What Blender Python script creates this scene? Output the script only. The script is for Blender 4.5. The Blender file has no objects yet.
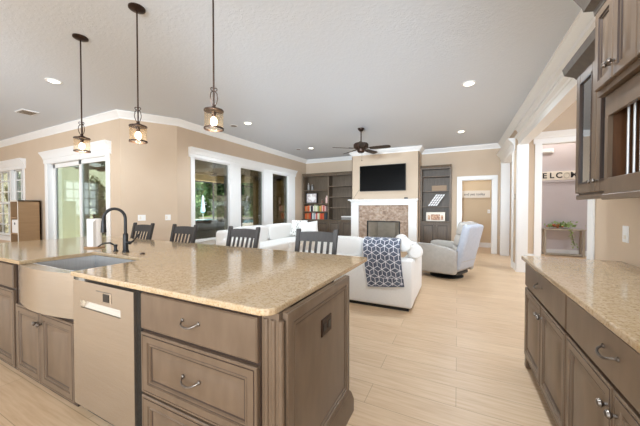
import bpy, bmesh, math, random
from mathutils import Vector, Matrix
R = math.radians
PI = math.pi
SC = bpy.context.scene
COL = SC.collection
random.seed(7)

# ------------------------------------------------------------------ camera
cam_d = bpy.data.cameras.new('camera')
cam = bpy.data.objects.new('camera', cam_d); COL.objects.link(cam)
cam_d.sensor_width = 36.0; cam_d.sensor_fit = 'HORIZONTAL'
cam_d.lens = 36.0 * 279.2 / 640.0
cam_d.clip_start = 0.05; cam_d.clip_end = 200
cam.location = (0, 0, 1.31)
cam.rotation_euler = (R(90 - 1.01), 0, R(26.23))
SC.camera = cam
# ------------------------------------------------------------------ world, view
w = bpy.data.worlds.new('sky'); SC.world = w; w.use_nodes = True
bg = w.node_tree.nodes['Background']
bg.inputs[0].default_value = (0.92, 0.96, 1.0, 1); bg.inputs[1].default_value = 1.7
SC.view_settings.view_transform = 'Standard'; SC.view_settings.look = 'None'
SC.view_settings.exposure = 0.24; SC.view_settings.gamma = 1.0; SC.view_settings.use_curve_mapping = False
try:
    SC.cycles.max_bounces = 10; SC.cycles.diffuse_bounces = 6; SC.cycles.transparent_max_bounces = 16
    SC.cycles.caustics_reflective = False; SC.cycles.caustics_refractive = False
    SC.cycles.sample_clamp_indirect = 6.0
except Exception: pass

def area(name, loc, rot, sx, sy, power, col=(1, 1, 1)):
    l = bpy.data.lights.new(name, 'AREA'); l.shape = 'RECTANGLE'; l.size = sx; l.size_y = sy; l.energy = power; l.color = col
    o = bpy.data.objects.new(name, l); COL.objects.link(o); o.location = loc; o.rotation_euler = rot; return o
# added area fills out of view, brightening kitchen, island end and foyer
area('kitchen_fill', (-1.5, -3.6, 1.7), (R(90), 0, 0), 5.0, 2.2, 90, (.78, .89, 1))
area('island_end_fill', (2.6, -3.4, 1.6), (Vector((-.6, 1.3, .6))-Vector((2.6, -3.4, 1.6))).to_track_quat('-Z', 'Y').to_euler(), 1.6, 1.6, 170, (.82, .91, 1))
area('foyer_side_fill', (6.2, 6.2, 1.7), (R(90), 0, R(90)), 3.0, 2.4, 110, (.93, .96, 1))
# added fill spots behind the camera, evening out the far room and ceilings
def spot(name, loc, target, power, cone, radius, col):
    l = bpy.data.lights.new(name, 'SPOT'); l.energy = power; l.spot_size = R(cone); l.spot_blend = 1; l.shadow_soft_size = radius; l.color = col
    o = bpy.data.objects.new(name, l); COL.objects.link(o); o.location = loc
    o.rotation_euler = (Vector(target)-Vector(loc)).to_track_quat('-Z', 'Y').to_euler(); return o
for nm, tg, pw in (('living_room_fill', (-3.9, 8.6, 2.75), 2600), ('living_room_fill', (-.6, 8.9, 2.75), 2600), ('nook_fill', (-7.5, 2.6, 2.75), 1500)):
    spot(nm, (-.6, -2.4, 1.6), tg, pw, 32, .5, (.74, .87, 1))
# fixtureless ceiling spots added to brighten hall, entry, foyer, aisle and kitchen
spot('hall_fill', (.5, 10.1, 3.05), (.5, 10.1, 0), 42, 150, .06, (1, .93, .84))
spot('entry_fill', (2.6, 9.4, 3.9), (2.6, 9.5, 0), 85, 150, .06, (1, .93, .86))
spot('foyer_top_fill', (3.2, 6.0, 3.9), (2.9, 6.6, 0), 260, 150, .06, (.85, .93, 1))
spot('aisle_fill', (.15, 1.85, 3.05), (.15, 1.85, 0), 120, 150, .06, (.8, .9, 1))
spot('kitchen_top_fill', (.15, -.9, 3.05), (.15, -.9, 0), 60, 150, .06, (.8, .9, 1))
sun_d = bpy.data.lights.new('sun', 'SUN'); sun_d.energy = 9; sun_d.angle = R(2); sun_d.color = (1, .95, .85)
sun = bpy.data.objects.new('sun', sun_d); COL.objects.link(sun); sun.rotation_euler = Vector((-.66, -.24, -.71)).to_track_quat('-Z', 'Y').to_euler()

H = 3.13          # ceiling height
# ------------------------------------------------------------------ materials
def lin(c):
    if isinstance(c, str):
        c = [int(c[i:i+2], 16) for i in (1, 3, 5)]
    return tuple(((v/255)/12.92 if v/255 <= .04045 else ((v/255+.055)/1.055)**2.4) for v in c) + (1,)
def mat(name, col, rough=.5, metal=0, spec=.5, emit=None, es=0):
    m = bpy.data.materials.new(name); m.use_nodes = True
    b = m.node_tree.nodes['Principled BSDF']
    b.inputs['Base Color'].default_value = lin(col); b.inputs['Roughness'].default_value = rough
    b.inputs['Metallic'].default_value = metal; b.inputs['Specular IOR Level'].default_value = spec
    if emit: b.inputs['Emission Color'].default_value = lin(emit); b.inputs['Emission Strength'].default_value = es
    return m
def N(m, t, **k):
    n = m.node_tree.nodes.new(t)
    for a, v in k.items():
        if a in n.inputs: n.inputs[a].default_value = v
        else: setattr(n, a, v)
    return n
def L(m, a, ao, b, bi): m.node_tree.links.new(a.outputs[ao], b.inputs[bi])
def bsdf(m): return m.node_tree.nodes['Principled BSDF']
def coords(m, scale=(1, 1, 1), rot=(0, 0, 0), out='Object'):
    t = N(m, 'ShaderNodeTexCoord'); p = N(m, 'ShaderNodeMapping')
    p.inputs['Scale'].default_value = scale; p.inputs['Rotation'].default_value = rot
    L(m, t, out, p, 'Vector'); return p
def ramp(m, stops):
    r = N(m, 'ShaderNodeValToRGB'); e = r.color_ramp.elements
    while len(e) < len(stops): e.new(.5)
    for i, (p, c) in enumerate(stops): e[i].position = p; e[i].color = lin(c)
    return r
def noisy(name, stops, scale=(1, 1, 1), nscale=5, detail=4, rough=.5, metal=0, bump=0, bscale=None, spec=.5, rot=(0, 0, 0)):
    m = mat(name, stops[0][1], rough, metal, spec)
    p = coords(m, scale, rot); n = N(m, 'ShaderNodeTexNoise'); n.inputs['Scale'].default_value = nscale; n.inputs['Detail'].default_value = detail
    L(m, p, 'Vector', n, 'Vector'); r = ramp(m, stops); L(m, n, 'Fac', r, 'Fac'); L(m, r, 'Color', bsdf(m), 'Base Color')
    if bump:
        q = n
        if bscale:
            q = N(m, 'ShaderNodeTexNoise'); q.inputs['Scale'].default_value = bscale; q.inputs['Detail'].default_value = 3; L(m, p, 'Vector', q, 'Vector')
        b = N(m, 'ShaderNodeBump'); b.inputs['Strength'].default_value = bump; b.inputs['Distance'].default_value = .01
        L(m, q, 'Fac', b, 'Height'); L(m, b, 'Normal', bsdf(m), 'Normal')
    return m

M = {}
M['wall'] = noisy('wall_paint', [(.3, '#c9b49c'), (.7, '#cdb9a2')], nscale=2, rough=.75, bump=.08, bscale=120)
M['white'] = mat('white_trim', '#eeeeec', .4)
M['hallwall'] = noisy('hall_paint', [(.3, '#cfba9a'), (.7, '#d4bfa0')], nscale=2, rough=.7)
M['foyerwall'] = noisy('foyer_paint', [(.3, '#c6bec0'), (.7, '#cac2c4')], nscale=2, rough=.7)
m = M['ceil'] = mat('ceiling_texture', '#d2d8df', .85)
p = coords(m); n1 = N(m, 'ShaderNodeTexNoise'); n1.inputs['Scale'].default_value = 34; n1.inputs['Detail'].default_value = 3
L(m, p, 'Vector', n1, 'Vector'); r1 = ramp(m, [(.48, '#000000'), (.56, '#ffffff')]); L(m, n1, 'Fac', r1, 'Fac')
b1 = N(m, 'ShaderNodeBump'); b1.inputs['Strength'].default_value = .22; b1.inputs['Distance'].default_value = .004
L(m, r1, 'Color', b1, 'Height'); L(m, b1, 'Normal', bsdf(m), 'Normal')
# oak planks, running across the room
m = M['floor'] = mat('oak_planks', '#cdb08c', .38)
p = coords(m); br = N(m, 'ShaderNodeTexBrick')
br.offset = .37; br.offset_frequency = 2; br.squash = 1
for k, v in (('Scale', 1.0), ('Brick Width', 1.5), ('Row Height', .225), ('Mortar Size', .0018), ('Mortar Smooth', .1), ('Bias', 0.0)): br.inputs[k].default_value = v
br.inputs['Color1'].default_value = lin('#ceb190'); br.inputs['Color2'].default_value = lin('#d7bc9c'); br.inputs['Mortar'].default_value = lin('#a38a6c')
L(m, p, 'Vector', br, 'Vector')
pg = coords(m, (1.6, 22, 1)); ng = N(m, 'ShaderNodeTexNoise'); ng.inputs['Scale'].default_value = 2.2; ng.inputs['Detail'].default_value = 5; L(m, pg, 'Vector', ng, 'Vector')
rg = ramp(m, [(.3, '#e6dccf'), (.62, '#ffffff')]); L(m, ng, 'Fac', rg, 'Fac')
mx = N(m, 'ShaderNodeMix', data_type='RGBA', blend_type='MULTIPLY'); mx.inputs['Factor'].default_value = .75
L(m, br, 'Color', mx, 6); L(m, rg, 'Color', mx, 7); L(m, mx, 2, bsdf(m), 'Base Color')
# speckled granite
m = M['granite'] = mat('beige_granite', '#cdb692', .09, 0, .7)
p = coords(m); na = N(m, 'ShaderNodeTexNoise'); na.inputs['Scale'].default_value = 24; na.inputs['Detail'].default_value = 6; na.inputs['Roughness'].default_value = .7
nb = N(m, 'ShaderNodeTexNoise'); nb.inputs['Scale'].default_value = 110; nb.inputs['Detail'].default_value = 3
L(m, p, 'Vector', na, 'Vector'); L(m, p, 'Vector', nb, 'Vector')
ra = ramp(m, [(.3, '#a8906f'), (.45, '#b49d7c'), (.58, '#baa487'), (.72, '#af9776')]); L(m, na, 'Fac', ra, 'Fac')
rb = ramp(m, [(.33, '#a88d68'), (.42, '#e6dac6'), (.6, '#ffffff'), (.72, '#ffffff')]); L(m, nb, 'Fac', rb, 'Fac')
mx = N(m, 'ShaderNodeMix', data_type='RGBA', blend_type='MULTIPLY'); mx.inputs['Factor'].default_value = .6
L(m, ra, 'Color', mx, 6); L(m, rb, 'Color', mx, 7); L(m, mx, 2, bsdf(m), 'Base Color')
# glazed cabinet wood
def wood(name, a, b_, rough=.38, sc=(14, 14, 1.2)):
    return noisy(name, [(.3, a), (.7, b_)], scale=sc, nscale=2.5, detail=5, rough=rough)
M['cab'] = wood('glazed_maple', '#62503f', '#705d4b', .36, (6, 6, 2))
M['cabcrown'] = wood('dark_glazed_crown', '#4d453d', '#5c534a')
M['glaze'] = wood('glaze_in_grooves', '#36281f', '#43332a')
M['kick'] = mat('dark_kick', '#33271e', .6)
M['black'] = mat('black_metal', '#1d1b1b', .35, .3)
M['bronze'] = noisy('oil_bronze', [(.3, '#33261f'), (.7, '#453228')], nscale=30, rough=.4, metal=.7)
M['pewter'] = noisy('pewter', [(.3, '#6d655e'), (.7, '#8e857c')], nscale=40, rough=.35, metal=.9)
M['steel'] = noisy('brushed_steel', [(.3, '#c0b6a8'), (.7, '#cbc1b3')], scale=(1, 1, 60), nscale=4, rough=.24, metal=.9)
M['sinksteel'] = noisy('sink_steel', [(.3, '#c4c4c4'), (.7, '#d2d2d2')], scale=(1, 40, 1), nscale=4, rough=.45, metal=.75)
M['screen'] = mat('display', '#161616', .15)
M['tv'] = mat('tv_screen', '#050505', .2, 0, .12)
M['shelf'] = wood('grey_wood', '#564838', '#6a5a49', .5)
M['shelfdark'] = wood('grey_wood_doors', '#52463a', '#64574a', .5)
M['chair'] = wood('dark_grey_wood', '#302c29', '#3e3936', .6)
M['sofa'] = noisy('white_linen', [(.3, '#ebeae7'), (.7, '#efeeeb')], nscale=60, rough=.9, bump=.1)
M['grey_leather'] = noisy('pale_grey_leather', [(.3, '#aba69f'), (.7, '#b4afa8')], nscale=20, rough=.55, bump=.05)
M['blue_leather'] = noisy('pale_blue_leather', [(.3, '#b0b6c2'), (.7, '#b9bfca')], nscale=20, rough=.5, bump=.05)
M['navy'] = noisy('navy_throw', [(.3, '#4c5260'), (.7, '#686e7c')], nscale=25, rough=.95)
M['yarn'] = mat('white_pattern', '#e6e6ea', .95)
M['paper'] = mat('paper', '#ece9e6', .9)
M['lamp'] = mat('lamp_lens', '#ffffff', .4, emit='#fff3dd', es=6)
M['bulb'] = mat('bulb', '#ffffff', .4, emit='#ffe6bd', es=7)
M['tanwood'] = noisy('tan_laminate', [(.3, '#9c7b58'), (.7, '#a68561')], scale=(1, 1, 12), nscale=3, rough=.5)
M['cream'] = mat('cream_edge', '#e8e0d2', .6)
M['rack_inside'] = wood('brown_wood', '#4e3322', '#6b482c')
M['soot'] = noisy('firebox', [(.3, '#a9a498'), (.7, '#bcb6aa')], nscale=6, rough=.9)
M['blackiron'] = mat('black_iron', '#151413', .5)
# stacked ledge stone
m = M['stone'] = mat('ledge_stone', '#a58c78', .85)
p = coords(m, rot=(R(90), 0, 0)); br = N(m, 'ShaderNodeTexBrick'); br.offset = .43
for k, v in (('Scale', 1.0), ('Brick Width', .13), ('Row Height', .042), ('Mortar Size', .003), ('Bias', 0.0)): br.inputs[k].default_value = v
br.inputs['Color1'].default_value = lin('#b79d88'); br.inputs['Color2'].default_value = lin('#8d7565'); br.inputs['Mortar'].default_value = lin('#5c4c42')
nz = N(m, 'ShaderNodeTexNoise'); nz.inputs['Scale'].default_value = 14; L(m, p, 'Vector', br, 'Vector'); L(m, p, 'Vector', nz, 'Vector')
rz_ = ramp(m, [(.3, '#8a7466'), (.5, '#c9b39f'), (.7, '#e2d5c6')]); L(m, nz, 'Fac', rz_, 'Fac')
mx = N(m, 'ShaderNodeMix', data_type='RGBA'); mx.inputs['Factor'].default_value = .5
L(m, br, 'Color', mx, 6); L(m, rz_, 'Color', mx, 7); L(m, mx, 2, bsdf(m), 'Base Color')
bb = N(m, 'ShaderNodeBump'); bb.inputs['Strength'].default_value = .8; bb.inputs['Distance'].default_value = .02; L(m, br, 'Color', bb, 'Height'); L(m, bb, 'Normal', bsdf(m), 'Normal')
def glass(name, tint, gloss=.1, rough=.0, fr=.8):
    g = bpy.data.materials.new(name); g.use_nodes = True; nt = g.node_tree; nt.nodes.clear()
    o = nt.nodes.new('ShaderNodeOutputMaterial'); t = nt.nodes.new('ShaderNodeBsdfTransparent'); s = nt.nodes.new('ShaderNodeBsdfGlossy'); x = nt.nodes.new('ShaderNodeMixShader')
    t.inputs[0].default_value = lin(tint); s.inputs['Roughness'].default_value = rough
    f = nt.nodes.new('ShaderNodeFresnel'); f.inputs['IOR'].default_value = 1.45
    ml = nt.nodes.new('ShaderNodeMath'); ml.operation = 'MULTIPLY_ADD'; ml.inputs[1].default_value = fr; ml.inputs[2].default_value = gloss
    nt.links.new(f.outputs[0], ml.inputs[0]); nt.links.new(ml.outputs[0], x.inputs[0])
    nt.links.new(t.outputs[0], x.inputs[1]); nt.links.new(s.outputs[0], x.inputs[2]); nt.links.new(x.outputs[0], o.inputs[0]); return g
M['glass'] = glass('window_glass', '#f4f6f3', .0)
M['glass_green'] = glass('slider_glass', '#eef6ef', .03)
M['cabglass'] = glass('cabinet_glass', '#d8dcdc', .35)
M['shade'] = glass('seeded_glass', '#fdf3e4', .03, .0, .25)
nt = M['shade'].node_tree; tl = nt.nodes.new('ShaderNodeBsdfTranslucent'); tl.inputs[0].default_value = lin('#f7ead2'); x2 = nt.nodes.new('ShaderNodeMixShader'); x2.inputs[0].default_value = .02
oo = nt.nodes['Material Output']; sh0 = oo.inputs[0].links[0].from_socket; nt.links.new(sh0, x2.inputs[1]); nt.links.new(tl.outputs[0], x2.inputs[2]); nt.links.new(x2.outputs[0], oo.inputs[0])
# outdoors
M['lawn'] = noisy('lawn', [(.3, '#6f8f3c'), (.7, '#8fae55')], nscale=8, rough=.95)
M['patio'] = noisy('dark_pavers', [(.3, '#6f6557'), (.7, '#7d7264')], nscale=5, rough=.8)
M['deck'] = noisy('pale_deck', [(.3, '#c9c3b6'), (.7, '#d6d0c3')], nscale=5, rough=.9)
M['lanai'] = noisy('dark_soffit', [(.3, '#7a705a'), (.7, '#887d66')], nscale=6, rough=.8)
M['fascia'] = mat('cream_fascia', '#fff3cc', .6)
M['palewall'] = noisy('pale_green_stucco', [(.3, '#e2e8d4'), (.7, '#e9eedc')], nscale=6, rough=.9)
M['water'] = mat('pool_water', '#7fc0dc', .08)
M['leaf'] = noisy('leaf', [(.25, '#4a6340'), (.5, '#6f8b5c'), (.75, '#9db488')], nscale=1.2, rough=.7)
M['leaf2'] = noisy('light_leaf', [(.25, '#6f8d4a'), (.5, '#93ad68'), (.75, '#b5c98a')], nscale=1.5, rough=.7)
M['leaf3'] = noisy('pale_blossom', [(.25, '#9fa39a'), (.5, '#c9ccc4'), (.75, '#e6e6e0')], nscale=3, rough=.7)
M['bark'] = noisy('bark', [(.3, '#4c3d2e'), (.7, '#66533f')], nscale=8, rough=.95)
m = M['brick'] = mat('brown_brick', '#5a4b32', .9)
p = coords(m, rot=(R(90), 0, 0)); br = N(m, 'ShaderNodeTexBrick')
for k, v in (('Scale', 1.0), ('Brick Width', .4), ('Row Height', .2), ('Mortar Size', .008)): br.inputs[k].default_value = v
br.inputs['Color1'].default_value = lin('#b59c70'); br.inputs['Color2'].default_value = lin('#c4ab7d'); br.inputs['Mortar'].default_value = lin('#94805a')
L(m, p, 'Vector', br, 'Vector'); L(m, br, 'Color', bsdf(m), 'Base Color')
M['umbrella'] = mat('pale_blue_canvas', '#bcd6e6', .8)

# ------------------------------------------------------------------ mesh builder
class MB:
    def __init__(s): s.v = []; s.f = []; s.mi = []; s.T = Matrix()
    def add(s, vs, fs, mi=0):
        o = len(s.v); s.v += [s.T @ Vector(v) for v in vs]
        for i, f in enumerate(fs):
            s.f.append([a+o for a in f]); s.mi.append(mi[i] if isinstance(mi, list) else mi)
        return s
    def box(s, x0, x1, y0, y1, z0, z1, bev=0, seg=1, mi=0, rot=None):
        x0, x1 = min(x0, x1), max(x0, x1); y0, y1 = min(y0, y1), max(y0, y1); z0, z1 = min(z0, z1), max(z0, z1)
        bm = bmesh.new(); bmesh.ops.create_cube(bm, size=1)
        c = Vector(((x0+x1)/2, (y0+y1)/2, (z0+z1)/2))
        for v in bm.verts: v.co = Vector((v.co.x*(x1-x0), v.co.y*(y1-y0), v.co.z*(z1-z0)))
        if bev: bmesh.ops.bevel(bm, geom=bm.edges[:], offset=min(bev, .49*min(x1-x0, y1-y0, z1-z0)), segments=seg, profile=.5, affect='EDGES')
        if rot: bmesh.ops.transform(bm, matrix=rot.to_4x4(), verts=bm.verts)
        bm.verts.index_update()
        s.add([v.co+c for v in bm.verts], [[v.index for v in f.verts] for f in bm.faces], mi); bm.free(); return s
    def prism(s, pts, axis, a, b, mi=0):
        # polygon pts (2D) extruded along axis from a to b;  axis x: (y,z)  y: (x,z)  z: (x,y)
        def P(q, t): return {'x': (t, q[0], q[1]), 'y': (q[0], t, q[1]), 'z': (q[0], q[1], t)}[axis]
        n = len(pts); vs = [P(q, a) for q in pts] + [P(q, b) for q in pts]
        fs = [list(range(n))[::-1], list(range(n, 2*n))] + [[i, (i+1) % n, n+(i+1) % n, n+i] for i in range(n)]
        return s.add(vs, fs, mi)
    def lathe(s, prof, c=(0, 0, 0), n=20, axis=None, mi=0, cap=True):
        q = Vector((0, 0, 1)).rotation_difference(Vector(axis).normalized()).to_matrix() if axis else Matrix.Identity(3)
        vs = []; fs = []
        for r, z in prof:
            for i in range(n):
                a = 2*PI*i/n; vs.append(Vector(c) + q @ Vector((r*math.cos(a), r*math.sin(a), z)))
        for k in range(len(prof)-1):
            for i in range(n):
                j = (i+1) % n; fs.append([k*n+i, k*n+j, (k+1)*n+j, (k+1)*n+i])
        if cap: fs += [list(range(n))[::-1], list(range((len(prof)-1)*n, len(prof)*n))]
        return s.add(vs, fs, mi)
    def tube(s, pts, r, n=8, mi=0, cap=True):
        pts = [Vector(q) for q in pts]; m = len(pts); vs = []; fs = []
        rr = r if isinstance(r, (list, tuple)) else [r]*m
        t0 = (pts[1]-pts[0]).normalized(); ref = Vector((0, 0, 1)) if abs(t0.z) < .9 else Vector((1, 0, 0))
        nrm = t0.cross(ref).normalized()
        for i in range(m):
            t = ((pts[min(i+1, m-1)]-pts[i]).normalized() + (pts[i]-pts[max(i-1, 0)]).normalized()).normalized()
            nrm = (nrm - t*nrm.dot(t)).normalized(); bn = t.cross(nrm)
            for k in range(n):
                a = 2*PI*k/n; vs.append(pts[i] + (nrm*math.cos(a)+bn*math.sin(a))*rr[i])
        for i in range(m-1):
            for k in range(n):
                j = (k+1) % n; fs.append([i*n+k, i*n+j, (i+1)*n+j, (i+1)*n+k])
        if cap: fs += [list(range(n))[::-1], list(range((m-1)*n, m*n))]
        return s.add(vs, fs, mi)
    def bar(s, a, b, wx, wy, mi=0, taper=1.0):
        # rectangular bar from a to b (section wx * wy around the mostly vertical axis)
        a = Vector(a); b = Vector(b); t = (b-a).normalized()
        u = Vector((1, 0, 0)) if abs(t.x) < .9 else Vector((0, 1, 0)); vv = t.cross(u).normalized(); u = vv.cross(t)
        vs = []
        for q, k in ((a, 1), (b, taper)):
            for sx, sy in ((-1, -1), (1, -1), (1, 1), (-1, 1)): vs.append(q + u*sx*wx/2*k + vv*sy*wy/2*k)
        return s.add(vs, [[3, 2, 1, 0], [4, 5, 6, 7]] + [[i, (i+1) % 4, 4+(i+1) % 4, 4+i] for i in range(4)], mi)
    def sweep(s, path, prof, closed_prof=True, mi=0):
        # plan polyline path [(x,y)], profile [(out,z)]: out is to the right-hand side of the walking direction
        P = [Vector((a, b)) for a, b in path]; m = len(P); n = len(prof); vs = []; fs = []
        for i in range(m):
            d0 = (P[i]-P[i-1]).normalized() if i else None; d1 = (P[i+1]-P[i]).normalized() if i < m-1 else None
            if d0 is None: d0 = d1
            if d1 is None: d1 = d0
            n0 = Vector((d0.y, -d0.x)); n1 = Vector((d1.y, -d1.x)); b = (n0+n1).normalized(); k = 1/max(.3, b.dot(n0))
            for o, z in prof: q = P[i]+b*o*k; vs.append((q.x, q.y, z))
        for i in range(m-1):
            for j in range(n):
                j2 = (j+1) % n; fs.append([i*n+j, (i+1)*n+j, (i+1)*n+j2, i*n+j2])
        fs += [list(range(n)), list(range((m-1)*n, m*n))[::-1]]
        return s.add(vs, fs, mi)
    def panel(s, o, u, w, h, rings, nrm, back=0.0, groove=()):
        # raised panel on a plane: origin o (lower corner), u = horizontal unit, nrm = outward normal; rings (inset, depth)
        o = Vector(o); u = Vector(u); nn = Vector(nrm); z = Vector((0, 0, 1)); vs = []; fs = []; mis = []
        def ring(i, d): return [o+u*a+z*b+nn*d for a, b in ((i, i), (w-i, i), (w-i, h-i), (i, h-i))]
        allr = [(0, back)] + list(rings)
        for i, d in allr: vs += ring(i, d)
        flip = u.cross(z).dot(nn) < 0
        for k in range(len(allr)-1):
            for j in range(4):
                q = [k*4+j, k*4+(j+1) % 4, (k+1)*4+(j+1) % 4, (k+1)*4+j]
                fs.append(q[::-1] if flip else q); mis.append(1 if k in groove else 0)
        e = (len(allr)-1)*4; q = [e, e+1, e+2, e+3]; fs.append(q[::-1] if flip else q); mis.append(0)
        fs.append([3, 2, 1, 0] if not flip else [0, 1, 2, 3]); mis.append(0)
        return s.add(vs, fs, mis)
    def ellipsoid(s, c, rx, ry, rz, e=1.0, nu=20, nv=12, rot=None, mi=0):
        vs = []; fs = []
        def pw(v, e): return math.copysign(abs(v)**e, v)
        for i in range(nv+1):
            t = -PI/2+PI*i/nv
            for j in range(nu):
                a = 2*PI*j/nu
                q = Vector((rx*pw(math.cos(t), e)*pw(math.cos(a), e), ry*pw(math.cos(t), e)*pw(math.sin(a), e), rz*pw(math.sin(t), e)))
                if rot: q = rot @ q
                vs.append(Vector(c)+q)
        for i in range(nv):
            for j in range(nu):
                k = (j+1) % nu; fs.append([i*nu+j, i*nu+k, (i+1)*nu+k, (i+1)*nu+j])
        return s.add(vs, fs, mi)

def chain(o):
    v = Vector((0, 0, 0))
    while o: v += o.location; o = o.parent
    return v
def obj(name, mb, mats, parent=None, world=True, smooth=True, angle=35):
    """link the builder as ONE mesh object; world=True: coordinates are world ones, moved into the parent's frame"""
    off = chain(parent) if (parent and world) else Vector((0, 0, 0))
    me = bpy.data.meshes.new(name); me.from_pydata([tuple(v-off) for v in mb.v], [], mb.f)
    if not isinstance(mats, (list, tuple)): mats = [mats]
    for q in mats: me.materials.append(q)
    me.polygons.foreach_set('material_index', [min(i, len(mats)-1) for i in mb.mi])
    bm = bmesh.new(); bm.from_mesh(me); bmesh.ops.recalc_face_normals(bm, faces=bm.faces); bm.to_mesh(me); bm.free()
    if smooth:
        me.shade_smooth(); me.set_sharp_from_angle(angle=R(angle))
    o = bpy.data.objects.new(name, me); COL.objects.link(o)
    if parent: o.parent = parent
    return o
def tag(o, label, cat, group=None, kind=None):
    if label: o['label'] = label
    if cat: o['category'] = cat
    if group: o['group'] = group
    if kind: o['kind'] = kind
    return o
def thing(name, label, cat, loc=(0, 0, 0), rz=0, group=None):
    o = bpy.data.objects.new(name, None); COL.objects.link(o); o.location = loc; o.rotation_euler = (0, 0, rz); o.empty_display_size = .1
    return tag(o, label, cat, group)
def struct(name, mb, mats, parent=None, smooth=True):
    o = obj(name, mb, mats, parent, smooth=smooth)
    if not parent: o['kind'] = 'structure'
    return o
def copy_tree(o, parent=None):
    c = o.copy(); COL.objects.link(c)
    if parent: c.parent = parent
    for ch in list(o.children): copy_tree(ch, c)
    return c
def B(*a, **k): return MB().box(*a, **k)
def text_mesh(name, body, size, mats, parent, o, u, nrm, extrude=.002, align='CENTER', bold=0.0):
    cu = bpy.data.curves.new('t', 'FONT'); cu.body = body; cu.size = size; cu.extrude = extrude; cu.offset = bold; cu.align_x = align; cu.align_y = 'CENTER'
    t = bpy.data.objects.new('t', cu); COL.objects.link(t)
    dg = bpy.context.evaluated_depsgraph_get(); dg.update()
    me = bpy.data.meshes.new_from_object(t.evaluated_get(dg)); bpy.data.objects.remove(t)
    mb = MB(); u = Vector(u); nn = Vector(nrm); z = Vector((0, 0, 1)); o = Vector(o)
    mb.add([o+u*v.co.x+z*v.co.y+nn*v.co.z for v in me.vertices], [list(p.vertices) for p in me.polygons])
    return obj(name, mb, mats, parent, smooth=False)

# ================================================================== ROOM SHELL
XR, YB, XC, YA = 1.10, 9.35, -5.20, 3.08       # right wall face, back wall, window wall, nook wall
XAB, YBC = -5.72, 3.88                         # ends of the short angled wall
BX0, BX1, BY = -3.12, -1.03, 8.70              # chimney breast
struct('floor', B(-13.6, 6.5, -4.2, 12.5, -.12, 0), M['floor'])
mb = MB(); mb.prism([(-13.6, -2), (XR+.27, -2), (XR+.27, 11), (XC-.16, 11), (XC-.16, YBC+.05), (XAB-.05, YA+.16), (-13.6, YA+.16)], 'z', H, H+.15)
struct('ceiling', mb, M['ceil'])
struct('ceiling_foyer', B(XR+.26, 6.5, 3.0, 11, H+.9, H+1.0), M['ceil'])
T = .16
mb = MB(); W0, W1, V0, V1 = -.15, 1.1, 1.0, 2.4
mb.box(-13.8, -13.6, -4.2, W0, 0, H); mb.box(-13.8, -13.6, W1, YA+T, 0, H); mb.box(-13.8, -13.6, W0, W1, 0, V0); mb.box(-13.8, -13.6, W0, W1, V1, H)
struct('wall_nook_side', mb, M['wall'])
mb = MB(); x = -13.62
mb.box(x, x+.05, W0, W0+.07, V0, V1); mb.box(x, x+.05, W1-.07, W1, V0, V1); mb.box(x, x+.05, W0, W1, V0, V0+.07); mb.box(x, x+.05, W0, W1, V1-.07, V1)
for i in range(1, 4): y = W0+(W1-W0)*i/4; mb.box(x, x+.03, y-.016, y+.016, V0, V1)
for i in range(1, 4): z = V0+(V1-V0)*i/4; mb.box(x, x+.03, W0, W1, z-.02, z+.02)
struct('window_7', mb, M['white'])
# nook wall (two openings)
DX0, DX1, DZ = -8.66, -6.17, 2.36              # sliding door opening
WX0, WX1, WZ0, WZ1 = -12.1, -10.0, .55, 2.36   # nook window opening
mb = MB()
mb.box(DX1, XAB, YA, YA+T, 0, H); mb.box(WX1, DX0, YA, YA+T, 0, H); mb.box(-13.6, WX0, YA, YA+T, 0, H)
mb.box(DX0, DX1, YA, YA+T, DZ, H); mb.box(WX0, WX1, YA, YA+T, WZ1, H); mb.box(WX0, WX1, YA, YA+T, 0, WZ0)
struct('wall_nook', mb, M['wall'])
mb = MB(); dx, dy = XC-XAB, YBC-YA; ll = math.hypot(dx, dy); nx, ny = -dy/ll*T, dx/ll*T
mb.prism([(XAB, YA), (XC, YBC), (XC-T, YBC), (XAB, YA+T)], 'z', 0, H)
struct('wall_angled', mb, M['wall'])
CW = [(4.30, 5.34), (5.74, 6.72), (7.17, 8.09)]; CZ0, CZ1 = .58, 2.42
mb = MB(); ys = [YBC] + [v for a in CW for v in a] + [YB+.2]
for i in range(0, len(ys), 2): mb.box(XC-T, XC, ys[i], ys[i+1], 0, H)
for a, b in CW: mb.box(XC-T, XC, a, b, CZ1, H); mb.box(XC-T, XC, a, b, 0, CZ0)
struct('wall_left', mb, M['wall'])
# back wall with doorway
OX0, OX1, OZ = .095, .90, 2.15
mb = MB(); mb.box(XC-T, OX0, YB, YB+T, 0, H); mb.box(OX1, 1.35, YB, YB+T, 0, H); mb.box(OX0, OX1, YB, YB+T, OZ, H)
struct('wall_back', mb, M['wall'])
mb = MB(); mb.box(BX0, BX1, BY, BY+.02, 1.55, H); mb.box(BX0, BX0+.02, BY, YB, 0, H); mb.box(BX1-.02, BX1, BY, YB, 0, H)
mb.box(BX0, -2.58, BY, BY+.02, 0, 1.55); mb.box(-1.58, BX1, BY, BY+.02, 0, 1.55); mb.box(-2.58, -1.58, BY, BY+.02, .89, 1.55); mb.box(-2.58, -1.58, BY, BY+.02, 0, .14)
struct('wall_chimney', mb, M['wall'])
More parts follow.
